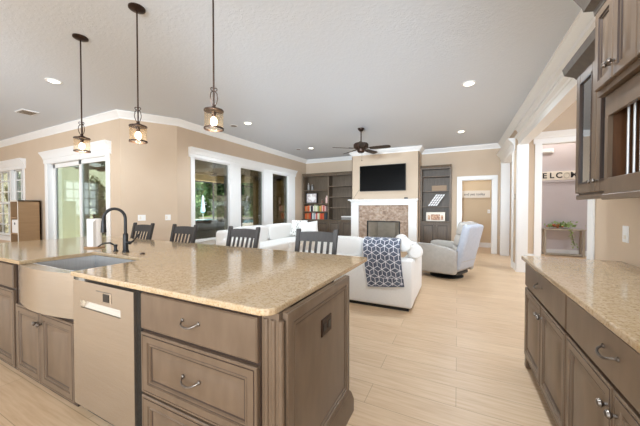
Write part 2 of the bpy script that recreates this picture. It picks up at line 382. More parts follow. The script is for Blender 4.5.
# right wall: kitchen part, beam, pillar, second opening, end piece
YE = 3.40; TR = .165; BZ = 2.60
struct('wall_right', B(XR, XR+T, -1.2, YE, 0, H), M['wall'])
mb = MB(); mb.box(XR, XR+TR, 6.92, 7.45, 0, H); mb.box(XR, XR+TR, 9.12, YB, 0, H); mb.box(XR, XR+TR, 7.45, 9.12, 2.55, H)
struct('wall_right_far', mb, M['wall'])
mb = MB(); mb.box(XR-.004, XR+TR, YE-.05, 6.92, BZ, H)
mb.sweep([(XR, 6.95), (XR, YE-.05)], [(0, BZ+.10), (.012, BZ+.10), (.02, BZ+.13), (.06, BZ+.15), (.06, BZ+.18), (.03, BZ+.19), (.03, BZ+.22), (0, BZ+.22)])
mb.sweep([(XR, 6.95), (XR, -1.2)], [(0, H-.27), (.016, H-.27), (.022, H-.235), (.06, H-.215), (.06, H-.185), (.03, H-.175), (.03, H-.12), (0, H-.12)])
struct('trim_1', mb, M['white'])
# jamb boards
mb = MB(); mb.box(XR-.012, XR+TR+.012, 6.90, 6.92, 0, BZ); mb.box(XR-.02, XR, 6.90, 6.97, 0, BZ, .004); struct('trim_2', mb, M['white'])
mb = MB(); mb.box(XR-.01, XR+TR+.01, 9.10, 9.12, 0, 2.55); mb.box(XR-.03, XR, 9.12, 9.24, 0, 2.56, .005)
mb.box(XR-.03, XR, 7.33, 7.45, 0, 2.56, .005); mb.box(XR-.01, XR+TR, 7.45, 9.1, 2.53, 2.55)
mb.sweep([(XR, 9.28), (XR, 7.25)][::-1][::-1], [(0, 2.55), (.03, 2.55), (.03, 2.66), (.05, 2.69), (.05, 2.71), (.12, 2.79), (.13, 2.82), (0, 2.82)])
struct('trim_3', mb, M['white'])
# casing at the end of the kitchen wall
mb = MB(); mb.box(XR-.02, XR, YE-.09, YE, 0, BZ, .004); mb.box(XR-.02, XR+T+.02, YE, YE+.02, 0, BZ); struct('trim_4', mb, M['white'])
# foyer walls
FY = 8.8; FX0, FX1, FZ = 1.89, 3.3, 2.93
mb = MB(); mb.box(XR+TR, FX0, FY, FY+.14, 0, H+.8); mb.box(FX1, 6.5, FY, FY+.14, 0, H+.8); mb.box(FX0, FX1, FY, FY+.14, FZ, H+.8)
struct('wall_foyer', mb, M['wall'])
struct('wall_entry', B(XR+TR, 6.5, 10.05, 10.2, 0, H+.8), M['foyerwall'])
mb = MB(); mb.box(FX0-.14, FX0, FY-.025, FY, 0, FZ, .005); mb.box(FX1, FX1+.14, FY-.025, FY, 0, FZ, .005)
mb.box(FX0-.01, FX0+.015, FY-.01, FY+.15, 0, FZ); mb.box(FX0, FX1, FY-.01, FY+.15, FZ-.015, FZ)
mb.sweep([(FX0-.17, FY), (FX1+.17, FY)], [(0, FZ), (.03, FZ), (.03, FZ+.12), (.05, FZ+.14), (.05, FZ+.16), (.11, FZ+.24), (.12, FZ+.27), (0, FZ+.27)])
struct('trim_5', mb, M['white'])
mb = MB(); mb.box(6.5, 6.65, 3.3, 11, 0, H+1); mb.box(XR+T, 6.65, 3.15, 3.3, 0, H+1); struct('wall_foyer_side', mb, M['foyerwall'])  # unseen outer foyer walls, added to keep the sun off the floor
struct('baseboard_entry', B(XR+TR, 6.5, 10.03, 10.05, 0, .14), M['white'])
# back hall behind the doorway
mb = MB(); mb.box(-1.2, 3.0, 10.75, 10.9, 0, H); struct('wall_hall', mb, M['hallwall'])
struct('wall_hall_side', B(-1.3, -1.2, YB+T, 10.9, 0, H), M['hallwall'])
struct('baseboard_hall', B(-1.2, 3.0, 10.73, 10.75, 0, .16), M['white'])
mb = MB(); cw = .115
mb.box(OX0-cw, OX0, YB-.022, YB, 0, OZ+.1, .005); mb.box(OX1, OX1+cw, YB-.022, YB, 0, OZ+.1, .005); mb.box(OX0-cw, OX1+cw, YB-.026, YB, OZ, OZ+.1, .005)
mb.box(OX0, OX0+.02, YB-.01, YB+T+.01, 0, OZ); mb.box(OX1-.02, OX1, YB-.01, YB+T+.01, 0, OZ); mb.box(OX0, OX1, YB-.01, YB+T+.01, OZ-.02, OZ)
struct('trim_6', mb, M['white'])
hg = MB()
for z in (1.15, 1.86): hg.box(OX0+.02, OX0+.032, YB+.02, YB+.06, z, z+.1)
struct('trim_7', hg, M['pewter'])
# crown moulding, one run around the room, and along the right wall
cr = [(0, H-.13), (.012, H-.13), (.014, H-.105), (.035, H-.085), (.07, H-.045), (.085, H-.025), (.10, H-.022), (.10, H), (0, H)]
struct('trim_8', MB().sweep([(-13.5, YA), (XAB, YA), (XC, YBC), (XC, YB), (BX0, YB), (BX0, BY), (BX1, BY), (BX1, YB), (XR, YB), (XR, -1.2)], cr), M['white'])
bb_ = [(0, 0), (.016, 0), (.016, .12), (.008, .14), (0, .14)]
struct('baseboard_left', MB().sweep([(DX1+.1, YA), (XAB, YA), (XC, YBC), (XC, YB), (BX0, YB)], bb_), M['white'])
struct('baseboard_right', MB().sweep([(XR, 7.33), (XR, 6.97)], bb_), M['white'])
struct('baseboard_foyer', MB().sweep([(XR+TR, FY), (FX0-.14, FY)], bb_), M['white'])
# ---- nook: sliding door and window with crowned heads
def head(x0, x1, y, z):
    return [(x0, y), (x1, y)], [(0, z), (.03, z), (.03, z+.09), (.045, z+.10), (.045, z+.12), (.10, z+.21), (.115, z+.23), (.115, z+.25), (0, z+.25)]
mb = MB(); mb.box(DX0-.11, DX0, YA-.025, YA, 0, DZ, .005); mb.box(DX1, DX1+.11, YA-.025, YA, 0, DZ, .005)
mb.box(DX0-.005, DX0+.02, YA-.02, YA+T, 0, DZ); mb.box(DX1-.02, DX1+.005, YA-.02, YA+T, 0, DZ); mb.box(DX0, DX1, YA-.02, YA+T, DZ-.02, DZ)
mb.sweep(*head(DX0-.15, DX1+.15, YA, DZ)); struct('trim_9', mb, M['white'])
def sash(mb, x0, x1, y, z0, z1, fr, d=.05):
    mb.box(x0, x0+fr, y, y+d, z0, z1); mb.box(x1-fr, x1, y, y+d, z0, z1); mb.box(x0, x1, y, y+d, z1-fr, z1); mb.box(x0, x1, y, y+d, z0, z0+fr)
xm = -7.24
d = struct('door_1', MB().box(DX0+.02, DX1-.02, YA+.03, YA+.15, 0, .03), M['white'])
mb = MB(); sash(mb, DX0+.02, xm+.08, YA+.09, .03, DZ-.02, .085); fr1 = obj('fixed_panel', mb, M['white'], d)
obj('pane', B(DX0+.1, xm, YA+.112, YA+.118, .11, DZ-.1), M['glass_green'], fr1)
mb = MB(); sash(mb, xm-.08, DX1-.02, YA+.035, .03, DZ-.02, .085); fr2 = obj('sliding_panel', mb, M['white'], d)
obj('pane', B(xm, DX1-.1, YA+.057, YA+.063, .11, DZ-.1), M['glass_green'], fr2)
def grid_window(name, x0, x1, y, z0, z1, cols, rows, face=1):
    mb = MB(); sash(mb, x0, x1, y, z0, z1, .06, .06)
    o = struct(name, mb, M['white'])
    mu = MB()
    for i in range(1, cols):
        x = x0+(x1-x0)*i/cols; mu.box(x-.014, x+.014, y+.015, y+.045, z0+.05, z1-.05)
    for j in range(1, rows):
        z = z0+(z1-z0)*j/rows; hh = .03 if j*2 == rows else .014; mu.box(x0+.05, x1-.05, y+.014, y+.046, z-hh, z+hh)
    obj('muntins', mu, M['white'], o); obj('pane', B(x0+.05, x1-.05, y+.027, y+.033, z0+.05, z1-.05), M['glass'], o); return o
wm = -10.78
grid_window('window_1', wm+.03, WX1, YA+.05, WZ0, WZ1, 2, 6); grid_window('window_2', WX0, wm-.03, YA+.05, WZ0, WZ1, 3, 6)
mb = MB(); mb.box(WX1, WX1+.1, YA-.025, YA, WZ0-.1, WZ1, .005); mb.box(WX0-.1, WX0, YA-.025, YA, WZ0-.1, WZ1, .005); mb.box(wm-.04, wm+.04, YA-.02, YA+.12, WZ0, WZ1)
mb.box(WX0-.14, WX1+.14, YA-.05, YA+.02, WZ0-.04, WZ0, .006); mb.box(WX0-.1, WX1+.1, YA-.02, YA, WZ0-.13, WZ0-.04, .004)
mb.sweep(*head(WX0-.15, WX1+.15, YA, WZ1-.04)); struct('trim_10', mb, M['white'])
# ---- window wall: three tall panes
mb = MB(); y0, y1 = CW[0][0]-.1, CW[2][1]+.42
mb.box(XC, XC+.025, y0, CW[0][0], CZ0-.1, CZ1, .005); mb.box(XC, XC+.025, CW[2][1], y1, CZ0-.1, CZ1, .005)
for a, b in ((CW[0][1], CW[1][0]), (CW[1][1], CW[2][0])):
    mb.box(XC, XC+.03, a, b, CZ0, CZ1, .006); mb.box(XC+.03, XC+.036, a+.12, b-.12, CZ0+.02, CZ1-.02, .003)
mb.box(XC, XC+.05, y0-.04, y1+.04, CZ0-.03, CZ0, .006); mb.box(XC, XC+.022, y0, y1, CZ0-.13, CZ0-.03, .004)
mb.sweep([(XC, y0-.05), (XC, y1+.05)], [(0, CZ1), (.03, CZ1), (.03, CZ1+.07), (.045, CZ1+.08), (.045, CZ1+.10), (.09, CZ1+.17), (.105, CZ1+.185), (.105, CZ1+.205), (0, CZ1+.205)])
struct('trim_11', mb, M['white'])
for i, (a, b) in enumerate(CW):
    mb = MB(); x = XC-.055
    mb.box(x, x+.05, a, a+.014, CZ0, CZ1); mb.box(x, x+.05, b-.014, b, CZ0, CZ1); mb.box(x, x+.05, a, b, CZ1-.03, CZ1); mb.box(x, x+.05, a, b, CZ0, CZ0+.03)
    mb.box(XC-T, XC, a-.003, a+.008, CZ0, CZ1); mb.box(XC-T, XC, b-.008, b+.003, CZ0, CZ1); mb.box(XC-T, XC, a, b, CZ0-.003, CZ0+.008); mb.box(XC-T, XC, a, b, CZ1-.008, CZ1+.003)
    o = struct('window_%d' % (i+3), mb, M['white']); obj('pane', B(x+.022, x+.028, a+.012, b-.012, CZ0+.02, CZ1-.02), M['glass'], o)

# ================================================================== ISLAND
CT0, CT1 = .884, .914
FYI = .925                                         # cabinet front plane of the island
SX0, SX1, SY1 = -2.94, -2.17, 1.36                  # sink notch
def rounded(cx, cy, r, a0, a1, n=6): return [(cx+r*math.cos(R(a0+(a1-a0)*i/n)), cy+r*math.sin(R(a0+(a1-a0)*i/n))) for i in range(n+1)]
pts = [(SX1, .872)] + rounded(-.645-.06, .872+.06, .06, -90, 0) + rounded(-.645-.03, 2.19-.03, .03, 0, 90)
pts += [(-4.66, 2.19), (-4.66, .872), (SX0, .872), (SX0, SY1-.03)] + rounded(SX0+.03, SY1-.03, .03, 180, 90, 4) + rounded(SX1-.03, SY1-.03, .03, 90, 0, 4)
def slab(name, pts, z0, z1, m, label):
    bm = bmesh.new(); vs = [bm.verts.new((x, y, z0)) for x, y in pts]; f = bm.faces.new(vs)
    ex = bmesh.ops.extrude_face_region(bm, geom=[f]); bmesh.ops.translate(bm, vec=(0, 0, z1-z0), verts=[v for v in ex['geom'] if isinstance(v, bmesh.types.BMVert)])
    eds = [e for e in bm.edges if abs(e.verts[0].co.z-e.verts[1].co.z) < 1e-6]
    bmesh.ops.bevel(bm, geom=eds, offset=.006, segments=2, profile=.5, affect='EDGES'); bm.verts.index_update()
    mb = MB(); mb.add([v.co.copy() for v in bm.verts], [[v.index for v in f.verts] for f in bm.faces]); bm.free()
    return tag(obj(name, mb, m, smooth=False), label, 'countertop')
slab('island_countertop', pts, CT0, CT1, M['granite'], 'long beige granite island worktop with a sink cut into its front edge')

RINGS = [(0, .016), (.004, .02), (.012, .02), (.0135, .017), (.0165, .017), (.018, .02), (.050, .02), (.053, .013), (.057, .013), (.060, .016), (.066, .016), (.070, .008), (.078, .007), (.104, .017)]
GRV = (4, 5, 8, 12)
def door_panel(name, o, u, w_, h_, nrm, parent, rings=RINGS, grv=GRV, mats=None):
    return obj(name, MB().panel(o, u, w_, h_, rings, nrm, groove=grv), mats or [M['cab'], M['glaze']], parent)
FLAT = [(0, .014), (.006, .02)]
def knob(c, nrm, parent, r=.016):
    n = Vector(nrm); return obj('knob', MB().lathe([(.007, 0), (.006, .012), (r*.8, .018), (r, .024), (r*.85, .032), (r*.3, .036)], c, 14, n), M['pewter'], parent)
def pull(c, u, nrm, parent, w_=.105, drop=.018):
    c = Vector(c); u = Vector(u); n = Vector(nrm); z = Vector((0, 0, 1)); mb = MB()
    P = []
    for i in range(13):
        t = -1+2*i/12; P.append(c + u*t*w_/2 + n*(.028*(1-abs(t)**4)+.004) - z*drop*(1-t*t))
    mb.tube(P, [.0035+.003*(1-abs(-1+2*i/12)) for i in range(13)], 8)
    for t in (-1, 1): mb.lathe([(.010, 0), (.009, .006), (.005, .009)], c+u*t*w_/2, 12, n)
    return obj('handle', mb, M['pewter'], parent)
# end post and end panel (right end of the island)
XE = -.612
t = thing('end_panel', 'brown panelled right end of the island with outlet on it', 'cabinet panel', (XE-.02, 1.29, 0))
obj('board', B(XE-.03, XE-.012, FYI+.03, 1.665, .09, CT0-.002), M['cab'], t)
PAN = [(0, .010), (.003, .012), (.045, .012), (.048, .006), (.052, .006), (.056, .009), (.066, .009), (.07, .004), (.074, .004), (.10, .0115)]
door_panel('raised_panel', (XE-.012, FYI+.025, .13), (0, 1, 0), 1.668-FYI-.025, CT0-.004-.13, (1, 0, 0), t, PAN, (4, 8))
obj('base_moulding', MB().sweep([(XE-.03, 1.675), (XE-.002, 1.675), (XE-.002, FYI+.02)][::-1], [(0, .0), (.022, 0), (.022, .08), (.014, .11), (.008, .13), (0, .14)]), M['cab'], t)
ol = obj('outlet', B(XE-.012, XE+.006, 1.255, 1.375, .655, .745, .004), M['bronze'], t)
for y in (1.287, 1.343): obj('socket', B(XE+.006, XE+.008, y-.018, y+.018, .68, .72, .006), M['black'], ol)
t = thing('corner_post', 'brown fluted post at the right front corner of the island', 'cabinet post', (XE-.06, FYI+.05, 0))
obj('core', B(XE-.118, XE-.031, FYI+.006, FYI+.1, 0, CT0-.002), M['cab'], t)
fl = MB(); r_ = .013
for i in range(3): fl.lathe([(r_, .14), (r_, CT0-.03)], (XE-.095+i*.036, FYI+.01, 0), 12)
obj('flutes', fl, M['cab'], t); obj('plinth', B(XE-.120, XE-.005, FYI-.004, FYI+.022, 0, .13, .004), M['cab'], t)
# drawer cabinet
def carcass(x0, x1, y0, y1, parent, z0=.02, z1=CT0-.002, front='y'):
    obj('carcass', B(x0, x1, y0, y1, z0, z1), M['glaze'], parent)
DRX0, DRX1 = -1.515, -.737
t = thing('drawer_cabinet', 'brown three-drawer base cabinet at the right of the dishwasher', 'cabinet', ((DRX0+DRX1)/2, 1.3, 0))
carcass(DRX0-.005, DRX1+.006, FYI, 1.66, t, .0)
for i, (z0, z1, rg, gv) in enumerate([(.668, .858, FLAT, ()), (.325, .650, RINGS, GRV), (.035, .312, RINGS, GRV)]):
    q = door_panel('drawer', (DRX0, FYI, z0), (1, 0, 0), DRX1-DRX0, z1-z0, (0, -1, 0), t, rg, gv)
    pull((-1.13, FYI-.018, (z0+z1)/2+.008), (1, 0, 0), (0, -1, 0), q, .11)
# dishwasher
t = thing('dishwasher', 'stainless steel dishwasher between the sink cabinet and the drawers', 'dishwasher', (-1.885, 1.2, 0))
obj('cavity', B(-2.14, -1.522, FYI+.012, 1.5, 0, CT0-.004), M['black'], t)
dp = MB(); y = FYI-.028; x0, x1 = -2.205, -1.562; hx0, hx1, hz0, hz1 = -2.115, -1.684, .69, .738
dp.box(x0, x1, y, FYI+.01, .06, hz0); dp.box(x0, x1, y, FYI+.01, hz1, .856); dp.box(x0, hx0, y, FYI+.01, hz0, hz1); dp.box(hx1, x1, y, FYI+.01, hz0, hz1)
dd = obj('door', dp, M['steel'], t)
obj('handle_pocket', MB().add([(hx0, y+.03, hz1), (hx1, y+.03, hz1), (hx1, y+.012, hz0), (hx0, y+.012, hz0)], [[0, 1, 2, 3]]), M['steel'], dd)
pl = obj('control_plate', B(-1.935, -1.775, y-.004, y, .757, .818, .002), M['steel'], dd)
ds = obj('display', B(-1.85, -1.79, y-.006, y-.004, .765, .81), M['screen'], pl)
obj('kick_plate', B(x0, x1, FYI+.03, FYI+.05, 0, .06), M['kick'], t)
# sink base cabinet
SBX0, SBX1 = -3.145, -2.232
t = thing('sink_cabinet', 'brown two-door base cabinet under the apron sink', 'cabinet', ((SBX0+SBX1)/2, 1.2, 0))
mb = MB(); mb.box(SBX0, SBX1, FYI, 1.66, 0, .57); mb.box(SBX0, SBX0+.03, FYI, 1.66, .57, CT0-.002); mb.box(SBX1-.02, SBX1, FYI+.02, 1.66, .57, CT0-.002)
obj('carcass', mb, M['glaze'], t)
xm = -2.712
for a, b, kx in ((SBX0+.01, xm-.004, xm-.032), (xm+.004, SBX1-.006, xm+.032)):
    q = door_panel('door', (a, FYI, .03), (1, 0, 0), b-a, .525, (0, -1, 0), t); knob((kx, FYI-.018, .475), (0, -1, 0), q)
# apron sink
t = thing('farmhouse_sink', 'stainless apron-front sink set into the island worktop', 'sink', (-2.66, 1.1, .58))
ap = MB(); n = 20; ax0, ax1 = -3.085, -2.236; fr = []
for i in range(n+1):
    s = i/n; fr.append((ax0+(ax1-ax0)*s, FYI-.012-.055*math.sin(PI*s)**.9))
pts = fr + [(ax1, FYI+.02), (ax0, FYI+.02)]
ap.prism(pts, 'z', .585, .884); obj('apron', ap, M['steel'], t)
bn = MB(); i0, i1, j0, j1 = SX0+.005, SX1-.005, FYI+.03, SY1-.003
zb, zt = .66, .8835
bn.box(i0-.02, i1+.02, j0-.02, j1+.02, zb-.012, zb)
bn.box(i0-.015, i0, j0, j1, zb, zt); bn.box(i1, i1+.015, j0, j1, zb, zt); bn.box(i0-.015, i1+.015, j1, j1+.015, zb, zt); bn.box(i0-.015, i1+.015, j0-.015, j0, zb, zt)
obj('basin', bn, M['sinksteel'], t)
obj('drain', MB().lathe([(.045, zb), (.045, zb+.003), (.03, zb+.004)], ((SX0+SX1)/2, 1.15, 0), 20), M['pewter'], t)
# left cabinet, drawer over door
LX1 = -3.165
for k in range(2):
    x1 = LX1-k*.75; x0 = x1-.74
    t = thing('island_cabinet', ['brown cabinet with a drawer over a door, directly left of the sink', 'brown cabinet at the far left end of the island'][k], 'cabinet', ((x0+x1)/2, 1.2, 0))
    obj('carcass', B(x0, x1, FYI, 1.66, 0, CT0-.002), M['glaze'], t)
    q = door_panel('drawer', (x0+.005, FYI, .668), (1, 0, 0), x1-x0-.02, .19, (0, -1, 0), t, FLAT, ()); pull(((x0+x1)/2, FYI-.018, .77), (1, 0, 0), (0, -1, 0), q)
    q = door_panel('door', (x0+.005, FYI, .03), (1, 0, 0), x1-x0-.02, .62, (0, -1, 0), t); knob((x0+.04, FYI-.018, .57), (0, -1, 0), q)
# faucet
fx, fy = -2.675, 1.475
t = thing('faucet', 'tall black gooseneck faucet behind the sink', 'faucet', (fx, fy, CT1))
obj('base', MB().lathe([(.027, CT1), (.027, CT1+.012), (.021, CT1+.02), (.021, CT1+.155), (.019, CT1+.165), (.014, CT1+.17)], (fx, fy, 0), 20), M['black'], t)
P = [(fx, fy, CT1+.16)]; rad = .078; cz = CT1+.30; du = Vector((-.5, -.85)).normalized()
for i in range(15):
    a = PI*i/14; o_ = rad*(1-math.cos(a)); P.append((fx+du.x*o_, fy+du.y*o_, cz+rad*1.15*math.sin(a)))
ex, ey = fx+du.x*2*rad, fy+du.y*2*rad; P.append((ex, ey, cz-.02))
obj('gooseneck', MB().tube(P, .0125, 12), M['black'], t)
obj('spray_head', MB().lathe([(.014, .0), (.016, -.02), (.021, -.09), (.021, -.105), (.012, -.107)], (ex, ey, cz-.01), 16), M['black'], t)
lv = MB(); lv.tube([(fx, fy, CT1+.085), (fx+.05, fy+.01, CT1+.085)], .015, 10); lv.tube([(fx+.05, fy+.01, CT1+.085), (fx+.075, fy+.02, CT1+.1), (fx+.15, fy+.03, CT1+.165)], [.011, .008, .006], 10)
obj('lever', lv, M['black'], t)
sx, sy = -2.815, 1.465
t = thing('soap_dispenser', 'small black soap dispenser left of the faucet', 'soap dispenser', (sx, sy, CT1))
obj('collar', MB().lathe([(.022, 0), (.022, .008), (.014, .012), (.012, .04), (.016, .045), (.016, .06), (.006, .064)], (sx, sy, CT1), 16), M['black'], t)
obj('nozzle', MB().tube([(sx, sy, CT1+.05), (sx-.03, sy-.03, CT1+.078), (sx-.075, sy-.06, CT1+.075), (sx-.115, sy-.085, CT1+.045)], [.007, .008, .007, .005], 10), M['black'], t)
tag(obj('air_switch', MB().lathe([(.02, CT1), (.02, CT1+.006), (.013, CT1+.009), (.013, CT1+.012)], (-2.43, 1.475, 0), 18), M['bronze']), 'small round bronze button in the worktop right of the faucet', 'button')
px, py = -3.27, 1.51
t = thing('paper_towel_holder', 'white paper towel roll upright on a wooden base by the sink', 'paper towel', (px, py, CT1))
obj('wooden_base', MB().lathe([(.082, CT1), (.085, CT1+.006), (.08, CT1+.014)], (px, py, 0), 24), M['tanwood'], t)
obj('roll', MB().lathe([(.02, CT1+.014), (.058, CT1+.014), (.059, CT1+.02), (.059, CT1+.285), (.057, CT1+.29), (.02, CT1+.29)], (px, py, 0), 28), M['paper'], t)
obj('loose_sheet', MB().add([(px+.059, py-.01, CT1+.02), (px+.085, py-.05, CT1+.02), (px+.085, py-.05, CT1+.26), (px+.059, py-.01, CT1+.285)], [[0, 1, 2, 3]]), M['paper'], t)
obj('rod', MB().lathe([(.006, CT1), (.006, CT1+.31), (.011, CT1+.315), (.008, CT1+.33)], (px, py, 0), 12), M['bronze'], t)

# ================================================================== RIGHT COUNTER
RX = .525
pts = rounded(.478+.04, 2.85-.04, .04, 180, 90, 6) + [(XR, 2.85), (XR, -1.0), (.478, -1.0)]
slab('wall_countertop', pts, CT0, CT1, M['granite'], 'beige granite worktop along the right kitchen wall')
for k, (ya, yb) in enumerate(((1.845, 2.815), (.875, 1.84), (-.095, .87))):
    t = thing('base_cabinet', ['brown base cabinet at the far end of the right worktop', 'brown base cabinet on the right, second from the far end', 'brown base cabinet on the right nearest the viewer'][k], 'cabinet', ((RX+XR)/2, (ya+yb)/2, 0), 0)
    obj('carcass', B(RX, XR-.01, ya, yb, .10, CT0-.002), M['glaze'], t)
    if k == 0: obj('side_panel', B(RX+.002, XR-.01, yb-.012, yb+.004, .0, CT0-.004), M['cab'], t); obj('foot', B(RX-.015, RX+.05, yb-.05, yb+.006, 0, .1, .006), M['cab'], t)
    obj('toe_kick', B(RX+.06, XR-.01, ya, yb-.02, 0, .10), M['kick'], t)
    q = door_panel('drawer', (RX, yb-.004, .675), (0, -1, 0), yb-ya-.01, .19, (-1, 0, 0), t, FLAT, ())
    pull((RX-.018, (ya+yb)/2+.02, .782), (0, 1, 0), (-1, 0, 0), q, .11)
    ymid = (ya+yb)/2
    for a, b, ky in ((ymid+.003, yb-.004, ymid+.033), (ya+.004, ymid-.003, ymid-.033)):
        q = door_panel('door', (RX, b, .10), (0, -1, 0), b-a, .56, (-1, 0, 0), t); knob((RX-.018, ky, .58), (-1, 0, 0), q)
# wall outlet on the right wall
def plate(name, label, cat, c, u, nrm, w_=.075, h_=.12, n_=2, m='white'):
    c = Vector(c); u = Vector(u); nn = Vector(nrm); t = thing(name, label, cat, c)
    mb = MB().panel(c-u*w_/2-Vector((0, 0, h_/2)), u, w_, h_, [(0, .004), (.004, .007)], nrm); obj('plate', mb, M[m], t)
    mb = MB()
    for i in range(n_):
        mb = MB()
        if cat == 'outlet': o = c+Vector((0, 0, (-.022 if i == 0 else .022)))-u*.014-Vector((0, 0, .014)); mb.panel(o, u, .028, .028, [(0, .009), (.003, .0095)], nrm)
        else: o = c+u*((i-(n_-1)/2)*.045)-u*.014-Vector((0, 0, .03)); mb.panel(o, u, .028, .06, [(0, .009), (.003, .011)], nrm)
        obj('socket' if cat == 'outlet' else 'rocker', mb, M['cream'], t); return t
plate('wall_outlet', 'white outlet plate on the wall above the right worktop', 'outlet', (XR, 2.80, 1.12), (0, -1, 0), (-1, 0, 0))
plate('light_switch', 'dark switch plate on the narrow wall end beside the foyer opening', 'light switch', (XR, 7.2, 1.55), (0, -1, 0), (-1, 0, 0), .07, .11, 1, 'pewter')
ang = math.atan2(YBC-YA, XC-XAB); uu = Vector((math.cos(ang), math.sin(ang), 0)); nn_ = Vector((math.sin(ang), -math.cos(ang), 0))
plate('light_switch', 'white switch plate on the angled wall, the left one of two', 'light switch', Vector((XAB, YA, 1.12))+uu*.33, uu, nn_, .13, .115, 2)
plate('light_switch', 'white switch plate on the angled wall, the right one next to the window wall', 'light switch', Vector((XAB, YA, 1.12))+uu*.78, uu, nn_, .10, .115, 2)

# wall cabinets
UX = .80
t = thing('glass_wall_cabinet', 'brown wall cabinet with two glass doors at the far end', 'cabinet', (.94, 2.36, 1.40))
y0, y1, z0, z1 = 2.02, 2.69, 1.405, 2.27
mb = MB(); mb.box(UX, XR-.004, y1-.018, y1, z0, z1); mb.box(UX, XR-.004, y0, y0+.018, z0, z1); mb.box(UX, XR-.004, y0, y1, z0, z0+.018); mb.box(UX, XR-.004, y0, y1, z1-.018, z1); mb.box(XR-.02, XR-.004, y0, y1, z0, z1)
obj('carcass', mb, M['cab'], t)
mb = MB(); mb.box(UX+.03, XR-.02, y0+.018, y1-.018, 1.70, 1.715); mb.box(UX+.03, XR-.02, y0+.018, y1-.018, 2.0, 2.015); obj('shelf', mb, M['cab'], t)
mb = MB(); mb.sweep([(XR-.004, y1), (UX, y1), (UX, y0)][::1], [(0, z1-.01), (.02, z1-.01), (.03, z1+.01), (.075, z1+.05), (.085, z1+.10), (0, z1+.10)]); obj('crown', mb, M['cabcrown'], t)
obj('light_rail', B(UX-.012, UX+.015, y0, y1+.012, z0-.035, z0, .004), M['cab'], t)
ym = (y0+y1)/2
for a, b, ky in ((ym+.003, y1-.003, ym+.03), (y0+.003, ym-.003, ym-.03)):
    fr = .065; mb = MB(); h_ = z1-z0-.02; zz = z0+.01
    for q in ((a, a+fr, zz, zz+h_), (b-fr, b, zz, zz+h_), (a+fr, b-fr, zz, zz+fr), (a+fr, b-fr, zz+h_-fr, zz+h_)): mb.box(UX-.022, UX-.002, q[0], q[1], q[2], q[3], .003)
    dq = obj('door', mb, M['cab'], t)
    bd = MB()
    for q in ((a+fr-.004, a+fr+.008, zz+fr, zz+h_-fr), (b-fr-.008, b-fr+.004, zz+fr, zz+h_-fr), (a+fr, b-fr, zz+fr-.004, zz+fr+.008), (a+fr, b-fr, zz+h_-fr-.008, zz+h_-fr+.004)): bd.box(UX-.025, UX-.012, q[0], q[1], q[2], q[3])
    obj('glazing_bead', bd, M['glaze'], dq); obj('pane', B(UX-.014, UX-.010, a+fr, b-fr, zz+fr, zz+h_-fr), M['cabglass'], dq)
    knob((UX-.02, ky, z0+.075), (-1, 0, 0), dq, .014)
# plate rack unit
PX = .70
t = thing('plate_rack_cabinet', 'brown wall cabinet with an open rack of pale upright rods', 'cabinet', (.9, 1.55, 1.38))
y0, y1, z0, z1 = .95, 2.012, 1.385, 1.90; oy0, oy1, oz0, oz1 = 1.10, 1.978, 1.468, 1.79
mb = MB(); mb.box(PX, PX+.02, y0, y1, z0, oz0, .002); mb.box(PX, PX+.02, y0, y1, oz1, z1, .002); mb.box(PX, PX+.02, oy1, y1, oz0, oz1); mb.box(PX, PX+.02, y0, oy0, oz0, oz1)
obj('face_frame', mb, M['cab'], t)
mb = MB(); mb.box(PX+.02, XR-.004, y0, y1, z0, z0+.03); mb.box(PX+.02, XR-.004, y0, y1, z1-.03, z1); mb.box(PX+.02, XR-.004, y1-.02, y1, z0, z1); mb.box(PX+.02, XR-.004, y0, y0+.02, z0, z1)
obj('carcass', mb, M['cab'], t); mb = MB(); mb.box(XR-.03, XR-.01, y0+.02, y1-.02, z0+.03, z1-.03); mb.box(PX+.02, XR-.03, y1-.03, y1-.02, z0+.03, z1-.03); obj('back_board', mb, M['rack_inside'], t)
for i in range(14):
    y = 1.868-.054*i
    if y < oy0+.02: break
    obj('rod', MB().lathe([(.0055, oz0-.01), (.0055, oz1+.01)], (PX+.035, y, 0), 8), M['sinksteel'], t)
obj('light_rail', B(PX-.008, PX+.02, y0, y1+.008, z0-.03, z0, .004), M['cab'], t)
t = thing('upper_wall_cabinet', 'tall brown wall cabinet with crown above the plate rack', 'cabinet', (.88, 1.5, 1.9))
TX = .675; z0, z1 = 1.905, 2.385
obj('carcass', B(TX, XR-.004, .95, 2.03, z0, z1), M['cab'], t)
mb = MB(); mb.sweep([(XR-.004, 2.03), (TX, 2.03), (TX, .95)], [(0, z1-.03), (.015, z1-.03), (.018, z1), (.05, z1+.025), (.055, z1+.05), (.09, z1+.14), (.10, z1+.17), (0, z1+.17)]); obj('crown', mb, M['cabcrown'], t)
for i in range(5):
    b = 2.015-i*.2; a = b-.194
    q = door_panel('door', (TX, b, z0+.03), (0, -1, 0), b-a, z1-z0-.07, (-1, 0, 0), t, [(0, .016), (.004, .02), (.04, .02), (.044, .013), (.052, .013), (.056, .008), (.064, .008), (.078, .014)], (3, 5))
    ky = a+.02 if i % 2 == 0 else b-.02
    knob((TX-.018, ky, z0+.10), (-1, 0, 0), q, .014)

